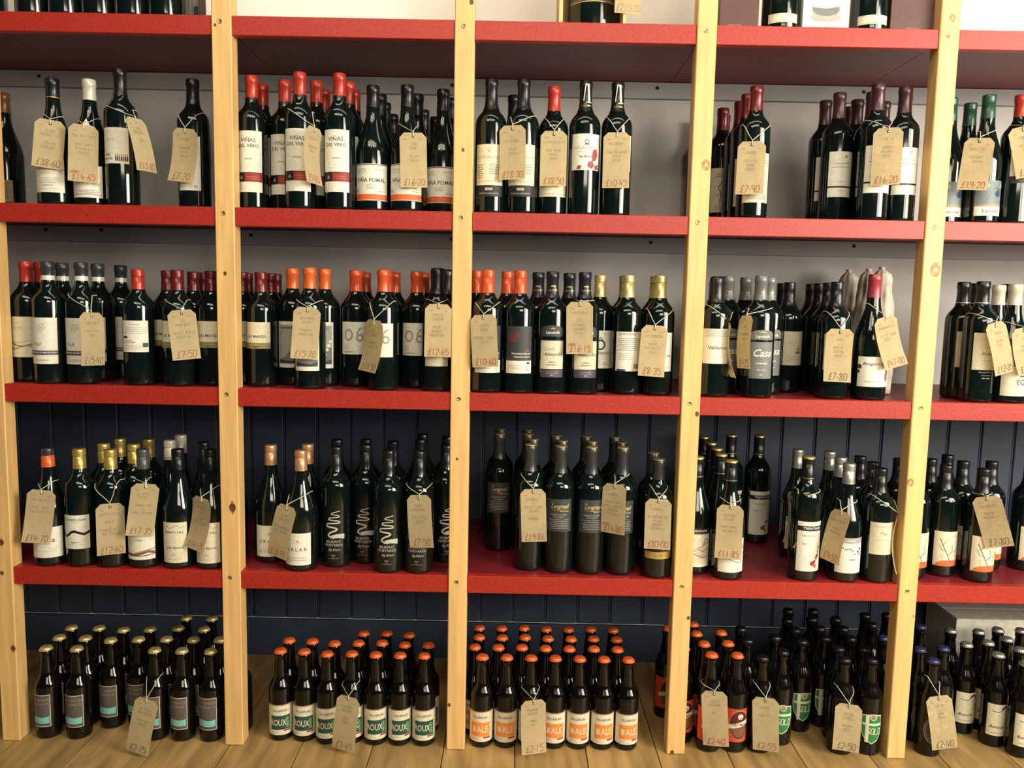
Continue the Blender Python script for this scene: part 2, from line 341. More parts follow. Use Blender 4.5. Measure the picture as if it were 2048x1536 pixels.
design('arsnova', 'bdx', .0375, .318, ('foil', 62, ['black']), 'tall bottle, square white label with tiny bottle pictures', lb(32, 96, 178, 'white'), [('t', 'ARS', -17, 116, 9.5, 'black'), ('t', 'NOVA', -17, 107, 9, 'black'), ('g', -26, 152, 4, 2, 3, 'faint')] + ic)
design('plainwhite', 'bdx', .0375, .306, ('foil', 60, ['black']), 'black-capped bottle with nearly blank tall white label', lb(28, 42, 168, 'white'), [('s', [(14, 48), (15, 54), (18, 49), (20, 53)], 1.2, 'ink')])
design('vero', 'bdx', .0362, .315, ('foil', 58, ['redcap', (52, 'black')]), 'red-capsuled bottle with tall white label and red-black band', lb(33, 40, 182, 'white'), [('t', 'VIÑAS', 0, 160, 13, 'ink'), ('t', 'DEL VERO', 0, 147, 11, 'ink'), ('t', 'CRIANZA', 0, 117, 4.5, 'ink'), ('g', -8, 102, 8, 1, 3, 'faint'), ('r', -33, 64, 33, 86, 'black'), ('r', -8, 64, 33, 84, 'red'), ('p', [(-22, 71), (-14, 71), (-18, 79)], 'lgrey'), ('g', -4, 75, 28, 2, 5, 'tan')])
design('pomal', 'burg', .0405, .297, ('foil', 52, ['black']), 'matt black capsuled sloping bottle with wide low label', lb(44, 24, 110, 'white'), [('r', -44, 107, 44, 109, 'burgundy'), ('r', -44, 27, 44, 40, 'orange'), ('r', -44, 24, 44, 25.5, 'burgundy'), ('t', 'VIÑA POMAL', 0, 72, 12.5, 'ink'), ('g', -14, 62, 14, 2, 4, 'faint'), ('t', 'RESERVA', 0, 54, 5, 'faint'), ('r', -40, 44, -34, 51, 'faint'), ('g', -40, 98, -8, 3, 4, 'faint'), ('g', 8, 96, 40, 1, 4, 'faint'), ('g', 14, 46, 40, 1, 3, 'ink')])
design('vical', 'bdx', .0370, .315, ('foil', 70, ['black']), 'black-capped bottle, cream label over a black strip', lb(36, 40, 160, 'cream'), [('r', -36, 40, 36, 66, 'black'), ('t', 'LA VICALANDA', 0, 130, 9, 'faint'), ('t', 'V', 0, 145, 14, 'faint'), ('g', -32, 112, -12, 7, 5, 'ink'), ('g', 0, 112, 30, 5, 5, 'ink'), ('g', -32, 74, 30, 1, 4, 'faint'), ('t', 'BODEGAS BILBAINAS', 0, 47, 5, 'lgrey'), ('r', -9, 54, 9, 60, 'lgrey')])
design('green38', 'bdx', .0362, .305, ('foil', 58, ['redcap']), 'red-capsuled bottle, cream label with green emblem', lb(38, 44, 158, 'cream'), [('r', -32, 70, -22, 84, 'dgreen'), ('o', -27, 77, 4, 1, 1, 'cream'), ('s', [(-34, 132), (-28, 146), (-26, 130), (-18, 140)], 1, 'ink'), ('r', -34, 50, 34, 51, 'tan')])
pet = [('p', [(14, 124), (24, 128), (30, 140), (26, 154), (16, 152), (12, 138)], 'petal'), ('p', [(2, 112), (14, 108), (20, 116), (14, 126), (4, 124)], 'petal'), ('p', [(-24, 107), (-14, 107), (-12, 115), (-20, 116)], 'petal'), ('p', [(20, 107), (32, 107), (32, 118), (22, 117)], 'petal')]
acap = [('s', [(-7, 268), (-3, 305), (5, 305)], 2.2, 'white'), ('p', [(1, 306), (5, 306), (9, 264), (3.5, 264)], 'white'), ('s', [(0, 264), (12, 264)], 2, 'white'), ('t', 'VALLOBERA', 0, 256, 4.5, 'gold')]
design('vallo', 'bdx', .0370, .315, ('foil', 70, ['black']), 'bottle with white stroke on black neck and red petals', lb(38, 105, 188, 'white'), [('t', 'VALLOBERA', 0, 156, 11, 'faint'), ('o', 0, 170, 4.5, 1.5, 1, 'ink'), ('r', -6, 163, 6, 165, 'ink'), ('s', wavy(-22, 22, 146, 1.2, 20), .8, 'faint'), ('t', 'Pago Malarina', -2, 136, 6, 'red')] + pet, capels=acap)
design('artred', 'bdx', .0362, .308, ('foil', 58, ['darkred']), 'dull red capsuled bottle with sketched beige label', lb(34, 36, 150, 'ivory'), [('g', -26, 132, 26, 2, 5, 'ink'), ('s', [(-8, 60), (-4, 85), (-12, 100), (-2, 116), (6, 100), (2, 84), (10, 60)], 2, 'ink'), ('s', [(-14, 78), (0, 90), (14, 76)], 2, 'grey'), ('g', -28, 52, 28, 3, 4, 'ink')])
design('purple', 'bdx', .0365, .315, ('foil', 62, ['purple']), 'brown-purple capsuled bottle with white label and black line', lb(33, 62, 170, 'white'), [('r', -33, 84, 33, 88, 'black'), ('c', 8, 158, 4, 'faint'), ('g', -24, 140, 20, 2, 8, 'faint'), ('g', -16, 98, 14, 1, 3, 'ink'), ('g', -10, 76, 16, 1, 4, 'faint')])
tr = [('s', [(-20, 45), (-8, 62), (4, 80), (18, 92)], 4, 'grey'), ('s', [(-8, 62), (-18, 80)], 2.5, 'grey'), ('s', [(4, 80), (2, 95)], 2, 'grey'), ('s', [(8, 82), (26, 78)], 2, 'dgrey'), ('c', 14, 70, 8, 'blue'), ('c', -14, 88, 6, 'lgrey'), ('c', 26, 88, 6, 'lgrey')]
design('humil', 'burg', .0385, .303, ('screw', 56, ['dgreen']), 'green screw-topped bottle with painted tree label', lb(38, 18, 100, 'art'), tr + [('r', -38, 18, 38, 40, 'white'), ('r', -38, 40, 38, 46, 'tan'), ('t', 'humilitat', -2, 29, 11, 'ink')])
ant = lambda u, v: [('c', u, v, 2.2, 'red'), ('c', u + 4, v + 1.5, 2.6, 'red'), ('c', u - 4, v - 1, 2, 'red'), ('s', [(u - 3, v + 3), (u, v), (u + 3, v - 3)], .7, 'red'), ('s', [(u + 6, v + 5), (u + 4, v + 1), (u + 8, v - 2)], .7, 'red')]
design('formiga', 'bdx', .0375, .305, ('foil', 52, ['redcap']), 'red-capsuled bottle, white label with red ants', lb(36, 96, 172, 'white'), ant(-20, 150) + ant(-12, 124) + ant(12, 140) + [('r', -36, 96, 36, 112, 'black'), ('t', 'formiga', 8, 106, 9, 'white'), ('t', 'DE VELLUT', 6, 99, 4, 'lgrey')])
# middle row
design('tuscan', 'bdx', .0375, .292, ('foil', 50, ['redcap']), 'red-capped bottle with yellow-cream landscape label', lb(36, 60, 158, 'cream'), [('t', 'VILLA', -4, 142, 7, 'faint'), ('g', -24, 132, 20, 2, 5, 'faint'), ('s', wavy(-34, 34, 90, 3, 22), 3, 'olive'), ('s', wavy(-34, 34, 84, 4, 18, 2), 2.5, 'olive'), ('s', wavy(-34, 34, 97, 2, 28, 1), 1.2, 'faint')], rz=-.1)
vine = []
for i in range(26):
    a = i * 2.4; r = 1.6 * math.sqrt(i); vine.append(('s', [(r * math.cos(a) * 1.2, 134 + r * math.sin(a) * 1.3), (r * math.cos(a) * 1.2 + 2.2, 134 + r * math.sin(a) * 1.3 + 1)], .9, 'faint'))
design('mand', 'bdx', .0375, .291, ('foil', 44, ['dgrey', (33, 'white')]), 'black-capped bottle with white neck ring and vine label', lb(35, 48, 158, 'white'), vine + [('r', -35, 70, 35, 80, 'mauve'), ('t', 'PRIMITIVO DI MANDURIA', 0, 75, 5.6, 'white'), ('h', 'FIJI', -8, 92, 7, .9, 'ink'), ('t', 'DON MARCO', 0, 57, 5, 'faint')])
bar = [('r', 12 + i * 1.7, 62, 12 + i * 1.7 + (.6 + (i * 7 % 3) * .35), 74, 'ink') for i in range(8)]
design('backlab', 'bdx', .0370, .277, ('screw', 48, ['redcap']), 'red-capped bottle turned to show its printed back label', lb(34, 80, 155, 'white'), [('t', 'Torrontes', 0, 146, 6, 'faint'), ('g', -30, 138, 30, 4, 4.5, 'faint'), ('r', -30, 113, -16, 118, 'black'), ('g', -30, 106, 4, 2, 4, 'ink'), ('g', -30, 95, 30, 3, 4, 'faint'), ('r', 20, 92, 33, 102, 'dgreen')])
design('lasm', 'bdx', .0368, .277, ('screw', 48, ['darkred']), 'dark red screw-capped bottle, cream label with green strip', lb(36, 92, 156, 'cream'), [('r', -36, 92, 36, 101, 'tan'), ('r', -36, 101, 36, 106, 'olive'), ('r', -36, 97, 36, 98, 'ink'), ('t', 'LAS MANDI', 0, 121, 9.5, 'ink'), ('t', 'RAMOS', 0, 94.5, 4, 'ink')])
design('sanm', 'bdx', .0372, .289, ('foil', 50, ['orange']), 'orange-capped bottle with mountain photograph label', lb(32, 44, 158, 'white'), [('r', -28, 54, 28, 150, 'lgrey'), ('p', [(-28, 54), (28, 54), (28, 66), (10, 60), (-10, 70), (-28, 64)], 'dgrey'), ('p', [(-28, 64), (-10, 70), (0, 84), (8, 78), (20, 104), (28, 92), (28, 66), (10, 60)], 'grey'), ('c', 20, 100, 5, 'white'), ('c', 24, 110, 4, 'white'), ('c', 16, 90, 4, 'white'), ('c', 12, 78, 3, 'white'), ('t', 'BENMARCO', 0, 142, 8, 'ink')])
oh = [('o', -13, 128, 13, 3.4, .75, 'faint'), ('o', -13, 128, 10, .8, .75, 'grey'), ('o', 15, 121, 8, 3.4, 1, 'faint'), ('s', [(8, 124), (9, 134), (14, 142), (20, 145)], 3.4, 'faint'), ('o', 15, 121, 6, .8, 1, 'grey')]
design('o6', 'bdx', .0372, .287, ('foil', 52, ['capor']), 'orange-capped bottle with big grey numerals on label', lb(34, 80, 160, 'white'), oh + [('g', -26, 102, -10, 3, 5, 'faint'), ('t', 'ARGENTINA', -12, 86, 4.5, 'ink')])
design('wax', 'bdx', .0370, .294, ('wax', 62, ['black']), 'bottle dipped in glossy black wax', lb(30, 60, 140, 'ivory'), [('g', -24, 130, 24, 8, 7, 'ink')])
sp = [(-14 + (14 - i * .42) * math.cos(i * .55), 134 + (14 - i * .42) * math.sin(i * .55)) for i in range(30)]
design('cuesta', 'bdx', .0372, .292, ('screw', 55, ['capor']), 'orange-topped bottle, black label with red spiral above white', lb(34, 48, 160, 'dgrey'), [('s', sp, 1.6, 'red'), ('r', -34, 48, 34, 78, 'white'), ('t', 'Winemakers Selection', 6, 95, 6, 'white', .9, .3, 0), ('t', 'CABERNET FRANC', 8, 87, 5, 'white'), ('t', '2012', 22, 102, 4.5, 'lgrey'), ('g', -30, 66, 8, 3, 4, 'faint'), ('r', 20, 70, 28, 75, 'ink'), ('g', 16, 64, 30, 4, 3.4, 'ink')])
arch = lambda a, b, w, c: ('p', [(-w, a), (w, a), (w, a + (b - a) * .55)] + [(w * math.cos(t * math.pi / 8), a + (b - a) * (.55 + .45 * math.sin(t * math.pi / 8))) for t in range(1, 8)] + [(-w, a + (b - a) * .55)], c)
gem = lambda v: [('c', -4, v, 1.8, 'gold'), ('c', 0, v + .6, 2.2, 'gold'), ('c', 4, v, 1.8, 'gold')]
design('lapo', 'bdx', .0375, .291, ('foil', 62, ['navy']), 'navy-capsuled bottle with arched crest and handwritten cream label', lb(29, 60, 128, 'lgrey'), [arch(137, 164, 29, 'dgrey')] + gem(156) + [('t', 'Lapostolle', 0, 147, 9, 'white', .9, .25, 0), ('r', -29, 60, 29, 126, 'ivory'), ('r', -29, 40, 29, 59, 'mauve'), ('t', 'Cuvée', -8, 108, 11, 'faint', 1, .4, 0), ('t', 'Alexandre', 3, 95, 11, 'ink', 1, .4, 0), ('t', 'CABERNET', 0, 76, 4, 'ink'), ('t', 'SAUVIGNON', 0, 70, 4, 'ink'), ('g', -16, 53, 16, 2, 4, 'lgrey'), ('t', '2012', 0, 45, 4, 'white')], capels=gem(256) + [('t', 'Lapostolle', 0, 247, 6, 'gold', .9, .25, 0)])
design('poder', 'bdx', .0370, .287, ('screw', 54, ['palegold']), 'gold screw-capped bottle, white label with black ring emblem', lb(34, 58, 151, 'white'), [('o', 2, 116, 11, 4, 1, 'black'), ('s', [(-6, 128), (2, 134), (10, 128)], 1.6, 'black'), ('t', 'LA PODEROSA', 0, 95, 9, 'ink'), ('g', 10, 141, 30, 1, 3, 'faint'), ('g', 8, 70, 24, 2, 3.4, 'ink')])
design('poderb', 'bdx', .0370, .287, ('screw', 54, ['palegold']), 'gold screw-capped bottle showing its barcode back label', lb(34, 56, 151, 'white'), [('t', 'LA PODEROSA', -4, 145, 7, 'ink'), ('g', -30, 134, 30, 7, 4.6, 'ink'), ('g', -30, 98, 10, 4, 4.6, 'faint'), ('r', -30, 56, -8, 61, 'mauve')] + bar)
# fourth bay, middle row
design('valde', 'bdx', .0372, .287, ('wax', 62, ['black']), 'waxed bottle, white label with dark speckled top', lb(34, 80, 163, 'white'), [('g', -33, 160, 33, 7, 2.6, 'mauve'), ('t', 'Valdemuz', 4, 118, 12, 'ink'), ('r', -6, 104, 8, 104.8, 'faint')])
design('casa', 'bdx', .0370, .291, ('foil', 58, ['grey']), 'grey-capsuled bottle with arched grey label in white script', lb(29, 47, 134, 'grey'), [arch(139, 163, 29, 'grey')] + gem(157) + [('t', 'Lapostolle', 0, 147, 9, 'white', .9, .25, 0), ('t', 'Casa', 0, 107, 25, 'white', .95, .35, 0), ('t', 'CARMENERE', 0, 83, 5, 'white'), ('t', 'RAPEL VALLEY', 0, 68, 3.6, 'white'), ('t', '2012', 0, 56, 4, 'white')], capels=gem(252) + [('t', 'Lapostolle', 0, 243, 6, 'lgrey', .9, .25, 0)])
design('isla', 'bdx', .0370, .280, ('screw', 60, ['black']), 'plain black-capped bottle with dull beige label', lb(34, 70, 156, 'ivory'), [('g', -24, 130, 20, 3, 5, 'faint'), ('o', 6, 108, 6, 2, .6, 'ink'), ('r', -3, 100, 15, 103, 'ink'), ('g', -26, 90, 26, 3, 5, 'faint')])
design('bourg', 'burg', .0395, .300, ('foil', 56, ['pink']), 'stout sloping bottle with raspberry capsule and white label', lb(44, 32, 104, 'white'), [('t', 'Bougainville', -6, 87, 11, 'ink', 1, .35, 0), ('t', 'Grande Cuvée', -4, 45, 7, 'faint', 1, .35, 0), ('p', [(28, 44), (36, 48), (38, 70), (34, 84), (27, 74), (24, 56)], 'brown'), ('c', -40, 80, 6, 'purple'), ('c', -42, 68, 4, 'purple')], rz=-.05)
design('pinot', 'bdx', .0372, .288, ('foil', 56, ['black', (50, 'lgrey'), (52, 'black')]), 'black-capped bottle with silver neck line and square cream label', lb(30, 78, 166, 'ivory'), [('t', 'Primus', 2, 116, 10, 'ink', 1, .4, 0), ('o', 12, 142, 6, 1, .8, 'faint'), ('g', -16, 100, 16, 1, 3, 'faint'), ('t', 'THE BLEND 2011', 2, 72, 4.6, 'lgrey'), ('t', 'COLCHAGUA', 2, 65, 3.6, 'lgrey'), ('t', 'RED WINE', 2, 58, 4, 'lgrey')])
design('eq', 'burg', .0400, .283, ('foil', 50, ['waxw']), 'cream-capped sloping bottle with red cross emblem', lb(42, 17, 88, 'cream'), [('o', 4, 74, 10, 2.6, 1, 'burgundy'), ('r', 2.8, 66, 5.2, 86, 'burgundy'), ('r', -4, 75, 12, 77, 'burgundy'), ('t', 'EQ', 2, 50, 17, 'ink'), ('g', -2, 30, 8, 1, 3, 'faint')])
# third row
design('orangeband', 'burg', .0390, .288, ('screw', 46, ['dgrey', (18, 'orange')]), 'bottle with orange band below its black cap', lb(40, 22, 98, 'white'), [('t', 'aka', 10, 66, 17, 'ink'), ('s', wavy(-10, 30, 46, 3, 26), .8, 'faint'), ('g', -36, 38, 30, 1, 3, 'faint')], rz=.25)
wv = [(-36, 90)] + [(-36 + 72 * i / 16, 90 - 9 * math.sin(i / 16 * 6.28) + 2 * math.cos(i)) for i in range(17)]
design('wave', 'bdx', .0370, .288, ('screw', 48, ['gold']), 'gold screw-capped bottle with black wave label', lb(34, 46, 130, 'white'), [('s', [(-34, 88), (-30, 80), (-24, 77), (-16, 81), (-8, 88), (0, 90), (10, 86), (22, 82), (34, 88)], 6, 'black'), ('t', 'COOPERS CREEK', 0, 118, 7, 'ink'), ('g', -12, 112, 12, 1, 3, 'faint'), ('t', 'MERLOT', 0, 62, 5, 'ink'), ('g', -18, 56, 18, 1, 3, 'faint')])
design('brush', 'burg', .0392, .290, ('screw', 48, ['capgrey']), 'grey-capped bottle, white label with brown brush strokes', lb(38, 22, 102, 'white'), [('s', [(-37, 36), (-20, 34), (0, 36), (20, 42), (37, 38)], 6, 'brown'), ('s', [(-10, 38), (10, 44), (37, 48)], 3, 'tan'), ('s', [(-37, 33), (0, 31), (37, 35)], 2, 'burgundy'), ('t', 'SYRAH', 0, 70, 5, 'ink')])
design('whitecap', 'burg', .0385, .300, ('screw', 48, ['waxw']), 'dark bottle with white screw cap', lb(30, 40, 90, 'navy'), [('g', -20, 70, 20, 4, 6, 'faint')], capels=[('t', 'HOMAGE', 0, 256, 5, 'ink')])
zig = [(-26, 104), (-18, 108), (-10, 102), (0, 106), (8, 110), (16, 103), (26, 107)]
design('hill', 'burg', .0385, .292, ('screw', 50, ['black']), 'glossy black-capped bottle, cream label under a zigzag line', lb(32, 16, 117, 'cream'), [('s', zig, .9, 'ink'), ('t', 'TRINITY HILL', 0, 92, 8.5, 'ink'), ('t', 'John Hancock', 2, 54, 9, 'ink', .8, .45, 0), ('t', 'SYRAH', 0, 36, 3.6, 'faint'), ('g', -20, 24, 20, 1, 3, 'faint')])
design('copper', 'burg', .0400, .295, ('screw', 50, ['copper']), 'copper screw-capped bottle with low white label', lb(36, 16, 96, 'white'), [('t', 'U R L A R', 0, 55, 12, 'ink'), ('s', [(-2, 72), (2, 76), (6, 72), (12, 73)], 1.2, 'orange'), ('c', 3, 76, 2.6, 'copper'), ('g', -8, 44, 8, 1, 3, 'faint'), ('g', -28, 34, 28, 2, 6, 'faint')])
sq = [(18, 144), (2, 140), (-2, 136), (14, 133), (16, 129), (-6, 127), (-8, 122), (14, 119), (16, 114), (-12, 112), (-14, 105), (8, 101), (10, 96), (-4, 90), (-10, 83), (-4, 78), (4, 76)]
def smooth(p, n=5):
    o = []
    for i in range(len(p) - 1):
        a, b, c, d = p[max(i - 1, 0)], p[i], p[i + 1], p[min(i + 2, len(p) - 1)]
        for k in range(n):
            t = k / n; o.append(tuple(.5 * (2 * b[j] + (c[j] - a[j]) * t + (2 * a[j] - 5 * b[j] + 4 * c[j] - d[j]) * t * t + (3 * b[j] - a[j] - 3 * c[j] + d[j]) * t ** 3) for j in (0, 1)))
    return o + [p[-1]]
design('murphy', 'bdx', .0365, .300, ('screw', 58, ['black']), 'black bottle printed with silver winding river', None, [('s', smooth(sq[:6]), 2, 'silver'), ('s', smooth(sq[5:11]), 2.8, 'silver'), ('s', smooth(sq[10:]), 3.8, 'silver'), ('p', [(-2, 83), (12, 86), (30, 86), (30, 73), (14, 76), (-4, 75)], 'silver'), ('t', 'MURPHY', 2, 66, 9.5, 'lgrey'), ('t', 'VINEYARDS', 2, 57.5, 9, 'lgrey'), ('t', 'Big Rivers', 4, 46, 9, 'lgrey', .8, .4, 0), ('t', 'Shiraz', 2, 32, 4, 'lgrey'), ('t', '2013', 2, 27, 3, 'lgrey'), ('r', -12, 23, 16, 23.5, 'lgrey')])
design('lang', 'bdx', .0368, .315, ('foil', 66, ['gold', (3, 'dgrey')]), 'gold-topped black-labelled bottle with gold script', lb(34, 106, 188, 'dgrey'), [('t', 'Langmeil', 2, 170, 15, 'palegold', .85, .4, 0), ('s', smooth([(-18, 162), (0, 160), (14, 164), (26, 168)]), .8, 'palegold'), ('o', -16, 178, 3, .7, 1, 'lgrey'), ('t', 'BAROSSA', 14, 158, 5.5, 'palegold'), ('t', 'VALLEY FLOOR', 0, 149, 6, 'lgrey'), ('t', '2012 SHIRAZ', 0, 143, 4.6, 'lgrey'), ('g', -27, 136, 27, 6, 4.4, 'lgrey')])
design('goldfoot', 'bdx', .0368, .292, ('foil', 50, ['gold', (3, 'dgrey')]), 'shorter gold-topped bottle with gold band low down', lb(38, 50, 68, 'gold'), [('t', '— 15 —', 4, 59, 9, 'ink')])
flo = [('c', 6, 46, 6, 'pink'), ('c', 14, 40, 5, 'orange'), ('c', 12, 50, 4, 'pink'), ('c', 20, 64, 4, 'brown'), ('c', 16, 60, 3, 'orange'), ('s', [(12, 40), (20, 30), (28, 28)], 1, 'brown'), ('s', [(14, 50), (20, 64), (24, 80), (20, 92)], .9, 'brown'), ('c', 22, 76, 2, 'brown'), ('c', 25, 86, 1.6, 'brown')]
design('trenb', 'burg', .0385, .292, ('screw', 52, ['gold', (4, 'black'), (48, 'gold'), (49.5, 'black')]), 'gold-ringed sloping bottle, sketched landscape label', lb(36, 20, 118, 'white'), [('r', -36, 104, 36, 118, 'black'), ('t', 'TRENTHAM', 4, 111, 8, 'white'), ('r', -36, 102, 36, 103, 'ink'), ('s', [(-10, 58), (0, 66), (12, 72), (26, 82), (34, 80)], 2, 'faint'), ('s', [(16, 74), (22, 92), (30, 86), (28, 76)], 2.4, 'olive'), ('s', smooth([(-14, 56), (0, 50), (16, 44), (34, 46)]), 1.2, 'ink'), ('s', [(4, 64), (18, 60), (32, 68)], 2, 'tan'), ('t', 'ESTATE', -12, 88, 4, 'faint')])
design('trenf', 'bdx', .0368, .305, ('screw', 56, ['gold', (4, 'black'), (52, 'gold'), (53.5, 'black')]), 'bronze-topped bottle, tall label with red blossom', lb(33, 26, 150, 'white'), [('r', -33, 127, 33, 139, 'black'), ('t', 'TRENTHAM', 4, 133, 9, 'white'), ('t', 'Cellar Reserve', -6, 115, 7, 'faint', .9, .4, 0), ('g', -22, 96, -6, 2, 3.4, 'ink')] + flo)
design('silver', 'burg', .0385, .290, ('screw', 50, ['silver']), 'silver screw-capped bottle, white label with maroon splashes', lb(36, 24, 112, 'white'), [('r', -36, 98, 36, 112, 'lgrey'), ('t', 'WAKIN', 0, 105, 6, 'white'), ('c', 20, 78, 3, 'burgundy'), ('c', 26, 84, 3.4, 'burgundy'), ('c', 10, 72, 1.6, 'burgundy'), ('c', 24, 72, 2.4, 'burgundy'), ('s', [(-14, 82), (-4, 86), (6, 80)], 1.6, 'burgundy'), ('c', -18, 86, 1.4, 'burgundy'), ('t', 'SHIRAZ', 6, 58, 5, 'ink')])
design('dull', 'bdx', .0368, .280, ('screw', 58, ['black']), 'black screw-capped bottle with plain grey-cream label', lb(33, 72, 152, 'ivory'), [('t', 'McLAREN VALE', 0, 142, 6, 'faint'), ('s', smooth([(-8, 124), (-4, 128), (2, 122), (8, 126)]), 1, 'ink'), ('g', -20, 108, 20, 1, 3, 'faint')])
br = [('s', smooth([(8, 34), (2, 52), (-4, 66), (-12, 82), (-18, 98)]), 1.4, 'ink'), ('s', smooth([(0, 56), (12, 68), (10, 84)]), 1.1, 'ink'), ('s', [(-4, 66), (-14, 70), (-20, 84)], .8, 'ink'), ('s', [(6, 62), (18, 64), (28, 74)], .8, 'ink'), ('s', [(-12, 82), (-4, 94)], .7, 'ink'), ('s', [(-2, 60), (-14, 56), (-12, 46)], .7, 'faint'), ('s', [(16, 60), (24, 52)], .7, 'faint')]
design('treelab', 'bdx', .0365, .280, ('screw', 58, ['black']), 'black screw-capped bottle, label of bare tree on orange earth', lb(33, 28, 117, 'cream'), [('p', [(-30, 28), (33, 28), (33, 42), (10, 44), (-10, 43), (-22, 38)], 'orange'), ('s', [(-24, 30), (-6, 42)], 2, 'tan'), ('s', [(10, 30), (4, 42)], 2, 'copper'), ('s', [(28, 30), (16, 43)], 2, 'tan'), ('g', 4, 106, 30, 2, 3, 'faint')] + br)
# floor row
design('beach', 'beer', .0300, .231, ('crown', 0, ['palegold']), 'small gold-capped beer bottle, grey label with turquoise strip', lb(27, 33, 116, 'beachgrey'), frame(27, 33, 116, 1.6, 'ivory') + [('t', 'NO BEACH', 2, 103, 8.5, 'tan'), ('t', 'BREWING CO', 2, 92, 8, 'tan'), ('g', -14, 82, 16, 1, 3, 'grey'), ('t', '12', 2, 76, 6, 'grey'), ('s', wavy(-23, 23, 57, 1, 24), 3, 'teal'), ('r', -23, 42, 23, 56, 'teal')], name='beer_bottle', glass='glass_beer', rz=-.12)
fp = lambda c, w, blk: [('r', -40, 94, 40, 95.5, 'red'), ('t', 'FOURPURE', 0, 80, 9, 'ink', .8, 0, 0), ('s', [(-20, 77), (-20, 84)], 1, 'lgrey'), ('s', [(20, 77), (20, 84)], 1, 'lgrey'), ('r', -25, 31, 25, 68, c), ('r', 8, 26, 26, 30, 'red'), ('g', -20, 24, 0, 1, 3, 'faint')] + blk
design('roux', 'beer', .0292, .231, ('crown', 0, ['orange']), 'orange-capped beer bottle with green and cream label', lb(40, 17, 96, 'cream'), fp('dgreen', 0, [('t', 'ROUX', -6, 49, 23, 'cream', .62, 0, 0), ('t', 'BREW', 18.5, 49, 12, 'lime', .85, 0, 1, 0)]), name='beer_bottle', glass='glass_beer', rz=.2)
design('ale', 'beer', .0292, .231, ('crown', 0, ['orange']), 'orange-capped beer bottle with orange and cream label', lb(40, 17, 96, 'cream'), fp('aleor', 0, [('t', 'ALE', 6, 49, 23, 'cream', .75, 0, 0), ('r', -20, 42, -11, 57, 'cream')]), name='beer_bottle', glass='glass_beer')
design('ferry', 'beer5', .0305, .248, ('crown', 0, ['orange']), 'orange-red labelled ale bottle with bright orange cap', lb(40, 30, 116, 'ferry'), [('c', 4, 74, 39, .68, 'tan'), ('c', 4, 74, 37, .68, 'burgundy'), ('c', 4, 62, 20, 1.0, 'brown'), ('p', [(-26, 62), (-24, 74), (30, 88), (32, 76)], 'cream'), ('t', 'FERRYMAN', 3, 75, 9, 'ink', .85, 0, 0), ('c', 6, 96, 7, 'cream'), ('s', [(2, 95), (6, 92), (10, 95)], 1.4, 'brown')], name='ale_bottle', glass='glass_beer')
sh = lambda s: [(u * s, 70 + (v - 70) * s) for u, v in ((-25, 106), (0, 110), (25, 106), (27, 80), (24, 56), (14, 40), (0, 32), (-14, 40), (-24, 56), (-27, 80))]
design('greenale', 'beer5', .0310, .243, ('crown', 0, ['black']), 'black-capped ale bottle with green shield label', ('p', sh(1.0), 'ivory'), [('p', sh(.93), 'green'), ('r', -16, 36, -8, 106, 'cream'), ('r', -24, 80, 25, 86, 'cream'), ('c', 2, 102, 8.5, 'cream'), ('c', 2, 102, 7, 'tan'), ('s', [(-2, 101), (2, 98), (6, 101)], 1.4, 'ink'), ('h', 'GOLD', 6, 58, 15, 1.6, 'cream')], name='ale_bottle', glass='glass_beer')
design('blueale', 'beer5', .0305, .245, ('crown', 0, ['blue']), 'blue-capped ale bottle with dark oval label', ('c', 0, 70, 36, .72, 'lgrey'), [('c', 0, 70, 34.5, .72, 'mauve'), ('o', 0, 70, 30, .7, .72, 'faint'), ('t', "'Tribute", 0, 84, 10, 'palegold', .9, .3, 0), ('c', 2, 62, 8, 'tan'), ('s', [(-10, 52), (0, 46), (12, 54)], 2, 'tan')], name='ale_bottle', glass='glass_beer')
bird = [('s', smooth([(-22, 98), (-10, 96), (0, 99), (6, 106), (14, 108), (18, 102), (12, 92), (16, 82), (20, 74), (12, 66)]), 1.5, 'black'), ('s', smooth([(2, 103), (8, 108), (16, 107), (18, 100)]), 4.2, 'black'), ('p', [(16, 78), (24, 84), (22, 74), (20, 68)], 'black'), ('o', 22, 58, 6, .8, 1, 'ink')]
design('avocet', 'beer5', .0305, .241, ('crown', 0, ['silver']), 'silver-capped ale bottle, cream label with long-beaked bird', lb(33, 32, 116, 'cream'), bird + [('t', 'Avocet', -8, 56, 12, 'ink'), ('t', 'Exmoor & Organic', -2, 40, 5, 'faint')], name='ale_bottle', glass='glass_beer')
design('shelfdark', 'bdx', .0368, .310, ('foil', 56, ['black']), 'unlabelled dark bottle on the top shelf')
design('banded', 'burg', .0430, .310, ('foil', 60, ['black']), 'stout dark bottle with narrow cream band', lb(36, 14, 34, 'cream'), frame(34, 16, 32, .8, 'tan'))
